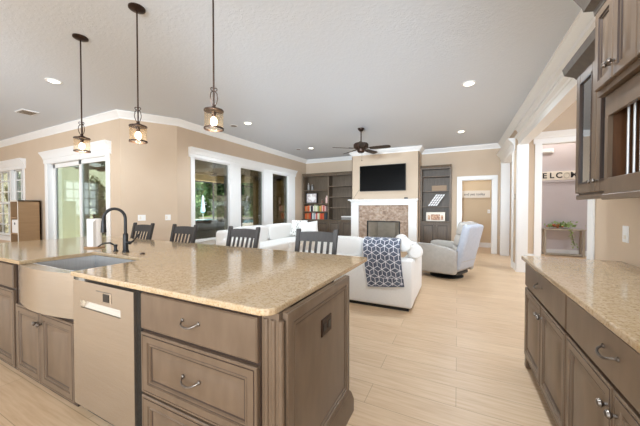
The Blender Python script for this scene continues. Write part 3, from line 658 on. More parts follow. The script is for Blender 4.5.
# ================================================================== PENDANTS
def pendant(x, y, label):
    t = thing('pendant_light', label, 'pendant light', (x, y, H), 0, 'pendant lights over the island')
    obj('canopy', MB().lathe([(.068, H), (.068, H-.012), (.05, H-.022), (.016, H-.03)], (x, y, 0), 24), M['bronze'], t)
    zt = 2.06
    obj('rod', MB().lathe([(.0065, H-.03), (.0065, zt+.03)], (x, y, 0), 10), M['bronze'], t)
    sc = MB()
    for k in range(3):
        a = 2*PI*k/3+.4; P = []
        for i in range(17):
            s = i/16; rr = .010+.020*math.sin(PI*s)**1.2+.006*math.sin(3*PI*s)**2*(s > .6); P.append((x+rr*math.cos(a), y+rr*math.sin(a), zt+.03+.115*s))
        for i in range(8):
            b_ = PI*1.4*i/7; P.append((x+(.014+.012*math.sin(b_))*math.cos(a), y+(.014+.012*math.sin(b_))*math.sin(a), zt+.145+.012*(1-math.cos(b_))))
        sc.tube(P, .0035, 6)
    obj('scroll', sc, M['bronze'], t)
    obj('cap', MB().lathe([(.012, zt+.04), (.014, zt+.025), (.03, zt+.018), (.036, zt+.006), (.069, zt+.004), (.073, zt), (.073, zt-.008), (.065, zt-.01)], (x, y, 0), 28), M['bronze'], t)
    zb = zt-.14
    sh = obj('glass_shade', MB().lathe([(.068, zt-.008), (.068, zb)], (x, y, 0), 32, cap=False), M['shade'], t)
    obj('bottom_ring', MB().lathe([(.065, zb+.006), (.073, zb+.006), (.074, zb), (.073, zb-.006), (.065, zb-.006), (.065, zb+.006)], (x, y, 0), 32, cap=False), M['bronze'], t)
    obj('socket', MB().lathe([(.016, zt-.012), (.016, zt-.045), (.012, zt-.05)], (x, y, 0), 14), M['bronze'], t)
    obj('bulb', MB().ellipsoid((x, y, zt-.085), .026, .026, .036), M['bulb'], t)
    l = bpy.data.lights.new('bulb_glow', 'POINT'); l.energy = 2.5; l.color = (1, .82, .6); l.shadow_soft_size = .03
    lo = bpy.data.objects.new('bulb_glow', l); COL.objects.link(lo); lo.parent = t; lo.location = (0, 0, zt-.13-H)
pendant(-3.62, 1.57, 'bronze pendant with glass drum shade, farthest left over the island')
pendant(-2.63, 1.57, 'bronze pendant with glass drum shade, the middle one of three')
pendant(-1.685, 1.575, 'bronze pendant with glass drum shade, nearest and rightmost of three')

# ================================================================== CEILING FITTINGS
def can(x, y, label, power=60, lc=(.8, .9, 1), H=H):
    t = thing('recessed_light', label, 'ceiling light', (x, y, H), 0, 'recessed ceiling lights')
    obj('trim_ring', MB().lathe([(.095, H), (.095, H-.006), (.068, H-.01), (.066, H-.002)], (x, y, 0), 28, cap=False), M['white'], t)
    obj('lens', MB().lathe([(.068, H-.001), (.066, H-.005)], (x, y, 0), 24), M['lamp'], t)
    l = bpy.data.lights.new('downlight', 'SPOT'); l.energy = power; l.spot_size = R(150); l.spot_blend = .8; l.shadow_soft_size = .06; l.color = lc
    lo = bpy.data.objects.new('downlight', l); COL.objects.link(lo); lo.parent = t; lo.location = (0, 0, -.075)
can(-5.20, 1.93, 'round white recessed light at the left, beside the leftmost pendant')
can(.135, 4.65, 'round white recessed light at the upper right, nearest the crown moulding', 105)
can(.06, 7.46, 'round white recessed light in front of the doorway at the back', 105)
can(-4.0, 7.5, 'round white recessed light near the left bookcase', 105)
can(-4.04, 4.71, 'round white recessed light by the window wall, right of the nearest pendant', 105)
t = thing('air_vent', 'small square ceiling vent above the left nook', 'ceiling vent', (-7.33, 2.32, H))
obj('frame', MB().box(-7.5, -7.16, 2.20, 2.44, H-.012, H, .004), M['white'], t)
mb = MB()
for i in range(7): mb.box(-7.46, -7.20, 2.225+i*.029, 2.238+i*.029, H-.018, H-.012)
obj('louvers', mb, M['pewter'], t)
for (x, y, lb) in ((-4.42, 7.47, 'small grey round ceiling speaker left of the bookcase light'), (-4.45, 4.72, 'small grey round ceiling speaker beside the nearest pendant')):
    t = thing('ceiling_speaker', lb, 'ceiling speaker', (x, y, H), 0)
    obj('rim', MB().lathe([(.085, H), (.085, H-.006), (.07, H-.01)], (x, y, 0), 24), M['white'], t)
    obj('grille', MB().lathe([(.07, H-.009), (.06, H-.013)], (x, y, 0), 24), M['pewter'], t)
# ceiling fan
fx, fy = -1.99, 6.16
t = thing('ceiling_fan', 'dark bronze five-blade ceiling fan before the fireplace', 'ceiling fan', (fx, fy, H))
obj('canopy', MB().lathe([(.075, H), (.07, H-.03), (.03, H-.07), (.018, H-.075)], (fx, fy, 0), 24), M['bronze'], t)
obj('downrod', MB().lathe([(.014, H-.07), (.014, 2.79)], (fx, fy, 0), 12), M['bronze'], t)
obj('motor', MB().lathe([(.03, 2.82), (.06, 2.80), (.15, 2.785), (.17, 2.76), (.17, 2.70), (.15, 2.67), (.09, 2.65), (.085, 2.60), (.06, 2.575), (.02, 2.565)], (fx, fy, 0), 28), M['bronze'], t)
for k in range(5):
    a = R(-72+72*k+2); mb = MB(); mb.T = Matrix.Translation((fx, fy, 2.665)) @ Matrix.Rotation(a, 4, 'Z') @ Matrix.Rotation(R(-14), 4, 'X')
    P = [(.20, -.05), (.30, -.062), (.58, -.07), (.64, -.06), (.665, -.03), (.665, .03), (.64, .06), (.58, .07), (.30, .062), (.20, .05)]
    mb.prism(P, 'z', -.004, .004); bl = obj('blade', mb, M['kick'], t)
    ir = MB(); ir.T = Matrix.Translation((fx, fy, 2.68)) @ Matrix.Rotation(a, 4, 'Z'); ir.box(.12, .30, -.022, .022, -.012, -.004, .003); obj('blade_iron', ir, M['bronze'], bl)
mb = MB(); mb.tube([(fx+.03, fy-.03, 2.58), (fx+.03, fy-.03, 2.40)], .002, 6); mb.ellipsoid((fx+.03, fy-.03, 2.39), .01, .01, .016, nu=10, nv=6); obj('pull_chain', mb, M['bronze'], t)

# ================================================================== FIREPLACE WALL
t = thing('fireplace', 'white-mantel fireplace with stacked stone surround', 'fireplace', ((BX0+BX1)/2, BY, 0))
mz = 1.585; lx0, lx1, rx0, rx1 = BX0+.005, -2.86, -1.315, -1.075
mb = MB(); mb.box(lx1, rx0, BY-.03, BY, .89, 1.415); mb.box(lx1, -2.58, BY-.03, BY, .14, .89); mb.box(-1.58, rx0, BY-.03, BY, .14, .89); mb.box(lx1, rx0, BY-.03, BY, 0, .14)
obj('stone_surround', mb, M['stone'], t)
for a, b in ((lx0, lx1), (rx0, rx1)):
    mb = MB(); mb.box(a, b, BY-.09, BY, 0, 1.42, .006); mb.box(a-.012, b+.012, BY-.1, BY, 0, .18, .006); obj('pilaster', mb, M['white'], t)
mb = MB(); mb.box(lx0, rx1, BY-.1, BY, 1.40, 1.52, .006); mb.box(lx0-.03, rx1+.02, BY-.13, BY, 1.52, 1.55, .006); obj('frieze', mb, M['white'], t)
obj('mantel_shelf', B(lx0-.08, rx1+.04, BY-.19, BY, 1.55, mz, .008), M['white'], t)
mb = MB(); fy0 = BY+.02
mb.add([(-2.58, fy0, .14), (-1.58, fy0, .14), (-1.8, fy0+.4, .14), (-2.36, fy0+.4, .14), (-2.58, fy0, .89), (-1.58, fy0, .89), (-1.8, fy0+.4, .89), (-2.36, fy0+.4, .89)], [[0, 1, 2, 3], [4, 5, 6, 7], [0, 3, 7, 4], [1, 2, 6, 5], [2, 3, 7, 6]])
obj('firebox', mb, M['soot'], t)
mb = MB(); y = BY-.035
mb.box(-2.60, -2.565, y, BY+.02, .12, .91); mb.box(-1.595, -1.56, y, BY+.02, .12, .91); mb.box(-2.60, -1.56, y, BY+.02, .875, .91); obj('black_frame', mb, M['blackiron'], t)
mb = MB()
for i in range(9): x = -2.4+i*.08; mb.box(x-.006, x+.006, BY+.1, BY+.35, .2, .212)
mb.box(-2.42, -1.74, BY+.12, BY+.14, .16, .25); obj('grate', mb, M['blackiron'], t)
lg = MB(); lg.tube([(-2.4, BY+.2, .27), (-1.75, BY+.23, .27)], .05, 10); lg.tube([(-2.3, BY+.28, .28), (-1.85, BY+.2, .36)], .04, 10); obj('logs', lg, M['bark'], t)
t = thing('television', 'large black flat television on the wall over the fireplace', 'television', (-2.11, BY, 2.25))
obj('housing', B(-2.825, -1.395, BY-.09, BY-.03, 1.84, 2.65, .008), M['blackiron'], t); obj('screen', B(-2.81, -1.41, BY-.093, BY-.09, 1.858, 2.635), M['tv'], t)
obj('wall_bracket', B(-2.3, -1.9, BY-.03, BY-.001, 2.1, 2.4), M['blackiron'], t)
tag(obj('cable', MB().tube([(-2.86, BY-.006, 1.9), (-2.95, BY-.006, 1.78), (-3.03, BY-.006, 1.66), (-3.07, BY-.01, 1.59)], .005, 6), M['pewter']), 'thin dark cable running down the wall left of the television', 'cable')
tag(obj('tray', MB().box(-2.86, -2.68, BY-.15, BY-.06, mz, mz+.022, .004), M['tanwood']), 'small flat tan tray on the left of the mantel', 'tray')
t = thing('small_speaker', 'tiny black box at the right of the mantel', 'gadget', (-1.38, BY-.1, mz))
obj('case', B(-1.43, -1.33, BY-.14, BY-.06, mz, mz+.045, .008), M['black'], t); obj('button', MB().lathe([(.008, mz+.045), (.008, mz+.049)], (-1.38, BY-.1, 0), 10), M['pewter'], t)

# ---- built-in bookcases
def bookcase(label, x0, x1, yf, yb, zc, zt, divs, shelves, basex0=None, doors=(), crown_l=False, crown_r=False):
    t = thing('bookcase', label, 'bookcase', ((x0+x1)/2, (yf+yb)/2, 0)); m = M['shelf']
    mb = MB(); mb.box(x0, x0+.05, yf, yb, zc, zt-.06); mb.box(x1-.05, x1, yf, yb, zc, zt-.06)
    for d_ in divs: mb.box(d_-.025, d_+.025, yf, yb, zc, zt-.06)
    mb.box(x0, x1, yf, yb, zt-.08, zt-.04); obj('upright_frame', mb, m, t)
    obj('back_board', B(x0, x1, yb-.02, yb, zc, zt-.06), m, t)
    mb = MB(); mb.box(x0, x1, yf-.015, yf+.01, zt-.11, zt-.05, .003); pth = [(x0-.0, yf-.01), (x1+(.0), yf-.01)]
    mb.sweep(pth, [(0, zt-.06), (.02, zt-.06), (.045, zt-.015), (.05, zt), (-.2, zt), (-.2, zt-.06)]); obj('crown', mb, m, t)
    for a, b, zs in shelves:
        for z in zs: obj('shelf', B(a, b, yf+.015, yb-.02, z-.03, z, .003), m, t)
    bx0 = basex0 if basex0 is not None else x0; yd = yf-.02
    obj('base', B(bx0, x1, yd, yb, 0, zc-.035), m, t); obj('base_top', B(bx0, x1, yd-.02, yb, zc-.035, zc, .005), m, t)
    for a, b, kx in doors:
        q = obj('door', MB().panel((a, yd, .11), (1, 0, 0), b-a, zc-.035-.14, [(0, .014), (.004, .018), (.06, .018), (.066, .01), (.075, .01), (.095, .016)], (0, -1, 0), groove=(4,)), [M['shelfdark'], M['blackiron']], t)
        knob((kx, yd-.017, zc-.14), (0, -1, 0), q, .014)
    return t
LBX0, LBX1 = -5.14, -3.13; YF = 9.0; ZC = .905
bookcase('grey-brown built-in bookcase left of the fireplace', LBX0, LBX1, YF, YB-.004, ZC, 2.56, [-4.11], [(LBX0+.05, -4.135, (1.19, 1.485, 1.965)), (-4.085, LBX1-.05, (1.335, 1.71, 2.09))], XC+.02,
         [(-5.13, -4.62, -4.67), (-4.60, -4.12, -4.55), (-4.07, -3.62, -3.67), (-3.60, -3.15, -3.55)])
RBX0, RBX1 = BX1+.005, -.165
bookcase('grey-brown narrow built-in bookcase right of the fireplace', RBX0, RBX1, YF, YB-.004, ZC+.015, 2.58, [], [(RBX0+.05, RBX1-.05, (1.36, 1.825, 2.27))], None,
         [(RBX0+.04, (RBX0+RBX1)/2-.004, (RBX0+RBX1)/2-.04), ((RBX0+RBX1)/2+.004, RBX1-.04, (RBX0+RBX1)/2+.04)])
# books
def book(x, w_, h_, z, col, label, grp, y=YF+.05):
    m = M.get('b'+col) or mat('book_cloth', col, .6); M['b'+col] = m
    t = thing('book', label, 'book', (x+w_/2, y+.1, z), 0, grp)
    mb = MB(); mb.box(x, x+w_, y, y+.006, z, z+h_); mb.box(x, x+.004, y, y+.17, z, z+h_); mb.box(x+w_-.004, x+w_, y, y+.17, z, z+h_); obj('cover', mb, m, t)
    obj('pages', B(x+.004, x+w_-.004, y+.006, y+.165, z+.004, z+h_-.006), M['paper'], t)
cn = {'#d0602f': 'orange', '#ece6da': 'white', '#b98a5c': 'tan', '#2f3a44': 'navy', '#c7cfa0': 'pale green', '#d9a24b': 'yellow', '#c43d2b': 'red', '#8fb0bd': 'light blue', '#6f7a4a': 'olive', '#e0b9b0': 'pink', '#453a35': 'dark brown'}
names = {v: k for k, v in cn.items()}
rows = [('upper', 1.19, 'orange tan orange orange white navy dark_brown white pale_green white pale_green olive yellow tan pink red pink'.split()),
        ('lower', ZC, 'orange orange tan orange red navy white light_blue pink red white pale_green orange red orange dark_brown navy'.split())]
ords = 'first second third fourth fifth sixth seventh eighth ninth tenth eleventh twelfth thirteenth fourteenth fifteenth sixteenth seventeenth'.split()
for rn, z, cs in rows:
    x = LBX0+.06
    for i, c in enumerate(cs):
        w_ = random.uniform(.042, .058); h_ = random.uniform(.19, .245); c = c.replace('_', ' ')
        book(x, w_, h_, z, names[c], '%s book, %s from the left on the %s book row' % (c, ords[i], rn), 'books in the left bookcase'); x += w_+.0015
# framed picture of a state outline
t = thing('framed_picture', 'dark-framed picture of a white map outline above the books', 'picture', (-4.83, YF+.13, 1.485))
x0, x1, z0, z1, y = -5.07, -4.60, 1.486, 1.87, YF+.1
mb = MB(); mb.box(x0, x0+.03, y, y+.03, z0, z1); mb.box(x1-.03, x1, y, y+.03, z0, z1); mb.box(x0, x1, y, y+.03, z1-.03, z1); mb.box(x0, x1, y, y+.03, z0, z0+.03); obj('frame', mb, M['blackiron'], t)
M['greymat'] = noisy('floral_grey', [(.35, '#b8aaa8'), (.65, '#dcd5d2')], nscale=20, rough=.8)
obj('backing', B(x0+.03, x1-.03, y+.015, y+.025, z0+.03, z1-.03), M['greymat'], t)
tx = [(.35, 1), (.55, 1), (.55, .72), (.72, .68), (.98, .66), (1, .4), (.78, .2), (.68, 0), (.55, .1), (.42, .32), (.3, .28), (.22, .36), (0, .58), (.35, .6)]
obj('map_shape', MB().prism([(x0+.07+a*.33, z0+.05+b*.29) for a, b in tx], 'y', y+.009, y+.015), M['paper'], t)
# bottle, jars and bowl on the shelves
def jar(x, y, z, r, h_, m, label, cat, name):
    t = thing(name, label, cat, (x, y, z)); obj('body', MB().lathe([(r*.8, z), (r, z+.01), (r, z+h_*.7), (r*.45, z+h_*.85), (r*.4, z+h_*.97)], (x, y, 0), 16), m, t); obj('stopper', MB().lathe([(r*.42, z+h_*.97), (r*.42, z+h_)], (x, y, 0), 12), M['cream'], t)
jar(-4.22, YF+.12, 1.486, .045, .27, mat('red_white', '#d6b3ab', .4), 'pale pink bottle beside the framed picture', 'bottle', 'bottle')
jar(-4.42, YF+.16, 1.486, .04, .12, mat('rust_pot', '#7d5a4a', .6), 'small rust-brown jar between picture and bottle', 'jar', 'jar')
M['greyglass'] = mat('grey_ceramic', '#8b8782', .3)
jar(-4.98, YF+.15, 1.966, .05, .27, M['greyglass'], 'grey vase at the left of the top shelf', 'vase', 'vase'); jar(-4.84, YF+.18, 1.966, .045, .22, M['greyglass'], 'grey vase, the right one on the top shelf', 'vase', 'vase')
t = thing('storage_box', 'low white and grey box on the left bookcase counter', 'box', (-3.45, YF+.12, ZC))
obj('body', B(-3.62, -3.22, YF+.03, YF+.26, ZC, ZC+.09, .005), M['greyglass'], t); obj('lid', B(-3.63, -3.21, YF+.02, YF+.27, ZC+.09, ZC+.125, .005), M['paper'], t)
# right bookcase things
t = thing('leaning_panel', 'white slatted panel tilted over on a shelf of the right bookcase', 'decor', (-.52, YF+.14, 1.36))
mb = MB(); x0, z0 = -.83, 1.366; U = Vector((.24, 0, .36)); V = Vector((.24, .02, -.0)); 
def pp(a, b, dy=0): q = Vector((x0, YF+.10, z0))+U*a+V*b; return (q.x, q.y+dy, q.z)
mb.add([pp(0, 0), pp(0, 1.15), pp(1, 1.15), pp(1, 0), pp(0, 0, .03), pp(0, 1.15, .03), pp(1, 1.15, .03), pp(1, 0, .03)], [[0, 1, 2, 3], [4, 5, 6, 7], [0, 1, 5, 4], [1, 2, 6, 5], [2, 3, 7, 6], [3, 0, 4, 7]]); obj('board', mb, M['blackiron'], t)
mb = MB()
for i in range(4):
    b0 = .04+i*.28
    for j in range(5):
        a0 = .03+j*.195; q = [pp(a0, b0, -.004), pp(a0, b0+.2, -.004), pp(a0+.17, b0+.2, -.004), pp(a0+.17, b0, -.004)]; q2 = [pp(a0, b0, .002), pp(a0, b0+.2, .002), pp(a0+.17, b0+.2, .002), pp(a0+.17, b0, .002)]
        mb.add(q+q2, [[0, 1, 2, 3], [0, 1, 5, 4], [1, 2, 6, 5], [2, 3, 7, 6], [3, 0, 4, 7]])
obj('slats', mb, M['paper'], t)
t = thing('collage_frame', 'white frame with three small pictures on the right bookcase counter', 'picture frame', (-.6, YF+.08, ZC+.015))
zc = ZC+.016; x0, x1 = -.86, -.33
obj('frame', B(x0, x1, YF+.05, YF+.085, zc, zc+.265, .005), M['cream'], t)
M['photo'] = noisy('photo_print', [(.3, '#6a3b2c'), (.5, '#b98b6b'), (.7, '#d9c3a4')], nscale=25, rough=.5)
for a, b, c_, d_ in ((x0+.05, x0+.12, .04, .17), (x0+.14, x1-.14, .03, .2), (x1-.12, x1-.05, .04, .17)): obj('picture', B(a, b, YF+.046, YF+.05, zc+c_, zc+d_), M['photo'], t)
tag(obj('plaque', B(-.72, -.30, YB-.06, YB-.045, 1.83, 2.0, .004), M['tanwood']), 'plain tan plaque at the back of a right bookcase shelf', 'plaque')

# hall and foyer
t = thing('wall_sign', 'cream sign with handwritten words seen through the back doorway', 'sign', (.55, 10.73, 1.77))
obj('board', B(.10, .955, 10.72, 10.748, 1.655, 1.895, .004), M['cream'], t); text_mesh('lettering', 'and yet today', .115, M['blackiron'], t, (.5, 10.719, 1.775), (1, 0, 0), (0, -1, 0))
plate('light_switch', 'white switch plate on the hall wall seen through the back doorway', 'light switch', (.93, 10.75, 1.2), (1, 0, 0), (0, -1, 0), .08, .12, 1)
t = thing('welcome_sign', 'long cream plank sign with dark letters above the console table', 'sign', (2.7, 10.03, 2.2))
obj('plank', B(1.85, 3.35, 10.02, 10.048, 2.10, 2.345, .004), M['cream'], t)
for i, ch in enumerate('WELC ME'):
    if ch != ' ': text_mesh('letter', ch, .21, M['blackiron'], t, (2.062+i*.163, 10.019, 2.225), (1, 0, 0), (0, -1, 0), .003, bold=.006)
M['wreath'] = mat('pale_wreath', '#c9c2b4', .8)
wr = MB(); P = [(2.062+4*.163+.062*math.cos(a), 10.012, 2.225+.075*math.sin(a)) for a in [2*PI*i/16 for i in range(17)]]; wr.tube(P, .012, 6); obj('wreath', wr, M['wreath'], t)
struct('trim_12', B(1.4, 3.6, 10.02, 10.05, 2.04, 2.09, .004), M['foyerwall'])
t = thing('door_chime', 'white chime box high on the foyer wall above the sign', 'door chime', (2.26, 10.03, 2.93))
obj('box', B(2.1, 2.42, 10.0, 10.048, 2.87, 3.0, .006), M['white'], t); obj('grille', B(2.13, 2.39, 9.998, 10.0, 2.885, 2.9), M['pewter'], t)
t = thing('console_table', 'slim grey-brown console table against the foyer wall', 'table', (2.6, 9.87, 0))
M['tablewood'] = wood('weathered_wood', '#a59a8a', '#b9ae9d', .6)
obj('tabletop', B(2.16, 3.06, 9.72, 10.0, .70, .735, .004), M['tablewood'], t)
for x in (2.18, 3.0):
    for y in (9.74, 9.95): obj('leg', B(x, x+.045, y, y+.04, 0, .70, .003), M['tablewood'], t)
obj('stretcher', B(2.2, 3.02, 9.76, 9.98, .02, .045), M['tablewood'], t)
t = thing('flower_garland', 'trailing garland of green leaves and flowers on the console table', 'flowers', (2.55, 9.85, .735))
lf = MB(); fw = MB(); random.seed(3)
def leafq(mb, c, s, mi=0):
    a = Vector((random.gauss(0, 1), random.gauss(0, 1), random.gauss(0, 1))).normalized(); b = a.cross(Vector((random.gauss(0, 1), random.gauss(0, 1), random.gauss(0, 1)))).normalized(); c = Vector(c)
    mb.add([c-a*s, c-b*s*.45, c+a*s, c+b*s*.45], [[0, 1, 2, 3]], mi)
for i in range(160): leafq(lf, (2.56+random.gauss(0, .16), 9.84+random.gauss(0, .04), .80+abs(random.gauss(0, .05))), .045)
for i in range(60): leafq(lf, (2.72+random.gauss(0, .03)+.1*(i/60), 9.70, .73-.5*i/60), .03)
obj('leaves', lf, M['leaf2'], t, smooth=False)
M['petal'] = mat('rust_petals', '#b0603a', .8)
for i in range(10): fw.ellipsoid((2.45+random.gauss(0, .12), 9.80+random.gauss(0, .03), .80+random.uniform(-.02, .05)), .028, .028, .022, nu=8, nv=6)
obj('blossoms', fw, M['petal'], t); obj('stem', MB().tube([(2.3, 9.85, .745), (2.55, 9.84, .76), (2.72, 9.75, .745), (2.74, 9.70, .70), (2.82, 9.70, .3)], .006, 6), M['bark'], t)

# ================================================================== SEATING
# counter stools, backs showing above the worktop
def make_stool(label):
    t = thing('counter_stool', label, 'stool', (0, 0, 0), 0, 'stools behind the island'); m = M['chair']; k = dict(world=False)
    # faces -Y; origin on the floor under the seat centre
    mb = MB(); mb.box(-.22, .22, -.21, .2, .60, .64, .012, 2); obj('seat', mb, m, t, **k)
    for s in (-1, 1):
        mb = MB(); mb.bar((s*.195, .19, 0), (s*.205, .19, .60), .038, .04); mb.bar((s*.205, .19, .60), (s*.215, .30, 1.075), .042, .036); mb.box(s*.215-.021, s*.215+.021, .282, .318, 1.07, 1.085, .004); obj('back_post', mb, m, t, **k)
        obj('leg', MB().bar((s*.205, -.19, 0), (s*.19, -.185, .60), .036, .036), m, t, **k)
    def yy(z): return .19+(z-.60)/.475*.11
    n = 9; vs = []
    mb = MB()
    for i in range(n):
        s0, s1 = -1+2*i/n, -1+2*(i+1)/n
        q = []
        for s in (s0, s1):
            x = s*.2; top = 1.05+.008*(1-s*s); cy = .02*(1-s*s)
            for z, d_ in ((.955, -.011), (.955, .011), (top, .011), (top, -.011)): q.append((x, yy(z)+d_+cy, z))
        mb.add(q, [[0, 1, 2, 3], [7, 6, 5, 4], [0, 4, 5, 1], [1, 5, 6, 2], [2, 6, 7, 3], [3, 7, 4, 0]])
    obj('top_rail', mb, m, t, **k)
    obj('lower_rail', MB().box(-.2, .2, yy(.73)-.01, yy(.73)+.012, .71, .75), m, t, **k)
    for i in range(5):
        x = -.135+i*.0675; obj('slat', MB().bar((x, yy(.74), .74), (x, yy(.965)+.015, .965), .026, .012), m, t, **k)
    mb = MB(); mb.box(-.2, .2, -.2, -.175, .2, .235); mb.box(-.2, .2, .18, .2, .28, .31); obj('stretcher', mb, m, t, **k)
    for s in (-1, 1): obj('side_stretcher', MB().box(s*.2-.012, s*.2+.012, -.18, .18, .25, .28), m, t, **k)
    return t
lbs = ['dark grey slat-back stool, first from the left, beside the faucet', 'dark grey slat-back stool, second from the left along the island', 'dark grey slat-back stool, third from the left, before the window sofa', 'dark grey slat-back stool nearest the right end of the island']
st0 = None
for i, (x, y, rz) in enumerate(((-4.29, 2.33, 0), (-3.37, 2.33, 0), (-2.33, 2.34, 0), (-1.32, 2.36, R(5)))):
    if st0 is None: st0 = make_stool(lbs[0]); o = st0
    else: o = copy_tree(st0); o['label'] = lbs[i]
    o.location = (x, y, 0); o.rotation_euler = (0, 0, rz)

def cushion(mb, x0, x1, y0, y1, z0, z1, e=.35, rot=None): mb.ellipsoid(((x0+x1)/2, (y0+y1)/2, (z0+z1)/2), (x1-x0)/2, (y1-y0)/2, (z1-z0)/2, e, 28, 14, rot)
# sofa with its back to the kitchen
t = thing('sofa', 'white slipcovered sofa with its back to the island', 'sofa', (-1.35, 4.15, 0)); m = M['sofa']
X0, X1, Y0, Y1 = -2.15, -.505, 3.61, 4.75
obj('base', B(X0+.01, X1-.01, Y0+.02, Y1-.02, .05, .36, .02, 2), m, t)
obj('back', B(X0, X1, Y0, Y0+.22, .04, .655, .03, 3), m, t)
obj('arm', B(X1-.2, X1-.003, Y0+.16, Y1, .04, .60, .03, 3), m, t); obj('arm', B(X0+.003, X0+.2, Y0+.16, Y1, .04, .60, .03, 3), m, t)
obj('plinth', B(X0+.04, X1-.04, Y0+.03, Y1-.04, 0, .05), M['blackiron'], t)
mb = MB(); cushion(mb, X0+.2, -1.335, Y0+.22, Y1-.02, .34, .50, .25); obj('seat_cushion', mb, m, t); mb = MB(); cushion(mb, -1.325, X1-.2, Y0+.22, Y1-.02, .34, .50, .25); obj('seat_cushion', mb, m, t)
rt = Matrix.Rotation(R(-8), 3, 'X')
for a, b in ((X0+.21, -1.16), (-1.16, X1-.21)):
    mb = MB(); cushion(mb, a, b, Y0+.10, Y0+.36, .50, .90, .38, rt); obj('back_cushion', mb, m, t)
for k, (x, y, z) in enumerate(((-.685, Y0+.20, .83), (-.565, Y0+.42, .71))):
    mb = MB(); mb.lathe([(.02, -.25), (.075, -.248), (.095, -.23), (.1, -.2), (.1, .2), (.095, .23), (.075, .248), (.02, .25)], (x-.0, y+.18, z), 20, (-.25, 1, 0)); 
    tag(obj('bolster_pillow', mb, m), ['white round bolster pillow leaning at the right end of the near sofa, the upper one', 'white round bolster pillow on the right arm of the near sofa, the lower one'][k], 'pillow')
# throw with a lattice of diamonds
random.seed(5)
path = [(3.93, .80), (3.88, .87), (3.80, .912), (3.72, .905), (3.66, .84), (3.615, .75), (3.592, .66), (3.588, .5), (3.588, .36), (3.588, .27)]
path = [(y, z) for y, z in path]; cum = [0]
for a, b in zip(path, path[1:]): cum.append(cum[-1]+math.dist(a, b))
TL = cum[-1]
def on_throw(u, s, off=0):
    s = max(0, min(TL, s)); i = 0
    while i < len(cum)-2 and cum[i+1] < s: i += 1
    f_ = (s-cum[i])/(cum[i+1]-cum[i]); y = path[i][0]+(path[i+1][0]-path[i][0])*f_; z = path[i][1]+(path[i+1][1]-path[i][1])*f_
    ty, tz = path[i+1][0]-path[i][0], path[i+1][1]-path[i][1]; q = math.hypot(ty, tz); ny, nz = tz/q, -ty/q
    dr = max(0, (s-.35)/(TL-.35)); w0 = -1.145+.085*dr; w1 = -.655+.065*dr
    x = w0+(w1-w0)*u; y -= .008+.008*math.sin(u*9+s*3)*min(1, s*2)
    if z < .4: z += .05*u*dr
    return Vector((x, y+ny*off, z+nz*off))
mb = MB(); nu, ns = 16, 26
vs = [on_throw(i/nu, TL*j/ns) for j in range(ns+1) for i in range(nu+1)]
fs = [[j*(nu+1)+i, j*(nu+1)+i+1, (j+1)*(nu+1)+i+1, (j+1)*(nu+1)+i] for j in range(ns) for i in range(nu)]
mb.add(vs, fs, 0)
W_ = .5; a_ = .068; hw = .0036
def ribbon(p, q):
    for k in range(3):
        A = (p[0]+(q[0]-p[0])*k/3, p[1]+(q[1]-p[1])*k/3); C_ = (p[0]+(q[0]-p[0])*(k+1)/3, p[1]+(q[1]-p[1])*(k+1)/3)
        if not all(0 <= v[0] <= W_ and 0 <= v[1] <= TL for v in (A, C_)): continue
        dx, dy = C_[0]-A[0], C_[1]-A[1]; l = math.hypot(dx, dy); nx, ny = -dy/l*hw, dx/l*hw
        mb.add([on_throw((v[0]+sg*nx)/W_, v[1]+sg*ny, .004) for v, sg in ((A, 1), (A, -1), (C_, -1), (C_, 1))], [[0, 1, 2, 3]], 1)
for i in range(-2, 12):
    for j in range(-1, 14):
        cx = a_*math.sqrt(3)*(i+.5*(j % 2)); cy = 1.5*a_*j
        V6 = [(cx+a_*math.sin(PI/3*k), cy+a_*math.cos(PI/3*k)) for k in range(6)]
        for k in range(3): ribbon(V6[k], V6[k+1])
        for k in (0, 2, 4): ribbon((cx, cy), V6[k])
        pass
o = tag(obj('throw_blanket', mb, [M['navy'], M['yarn']]), 'navy throw with a white lattice pattern draped over the sofa back', 'blanket')
# sofa along the windows
t = thing('sofa', 'white slipcovered sofa along the window wall', 'sofa', (-4.0, 5.7, 0))
X0, X1, Y0, Y1 = -4.55, -3.55, 4.25, 7.0
obj('base', B(X0, X1-.02, Y0+.02, Y1-.02, .04, .36, .03, 2), m, t)
obj('back', B(X0, X0+.24, Y0, Y1, .04, .84, .07, 4), m, t)
for a in (Y0, Y1-.22):
    mb = MB(); mb.box(X0+.02, X1, a, a+.2, .04, .58, .02, 2); mb.tube([(X0+.1, a+.1, .58), (X1+.01, a+.1, .58)], .115, 16); obj('arm', mb, m, t)
for i in range(2):
    a = Y0+.22+i*1.155; mb = MB(); cushion(mb, X0+.22, X1+.02, a, a+1.15, .34, .52, .25); obj('seat_cushion', mb, m, t)
    mb = MB(); cushion(mb, X0+.16, X0+.42, a, a+1.15, .48, .90, .4); obj('back_cushion', mb, m, t)
obj('plinth', B(X0+.04, X1-.06, Y0+.04, Y1-.04, 0, .04), M['blackiron'], t)
M['dots'] = mat('dotted_cloth', '#efede8', .9)
dm = M['dots']; pc = coords(dm); vo = N(dm, 'ShaderNodeTexVoronoi'); vo.inputs['Scale'].default_value = 16; L(dm, pc, 'Vector', vo, 'Vector'); rr = ramp(dm, [(.22, '#8f8a86'), (.3, '#efede8')]); L(dm, vo, 'Distance', rr, 'Fac'); L(dm, rr, 'Color', bsdf(dm), 'Base Color')
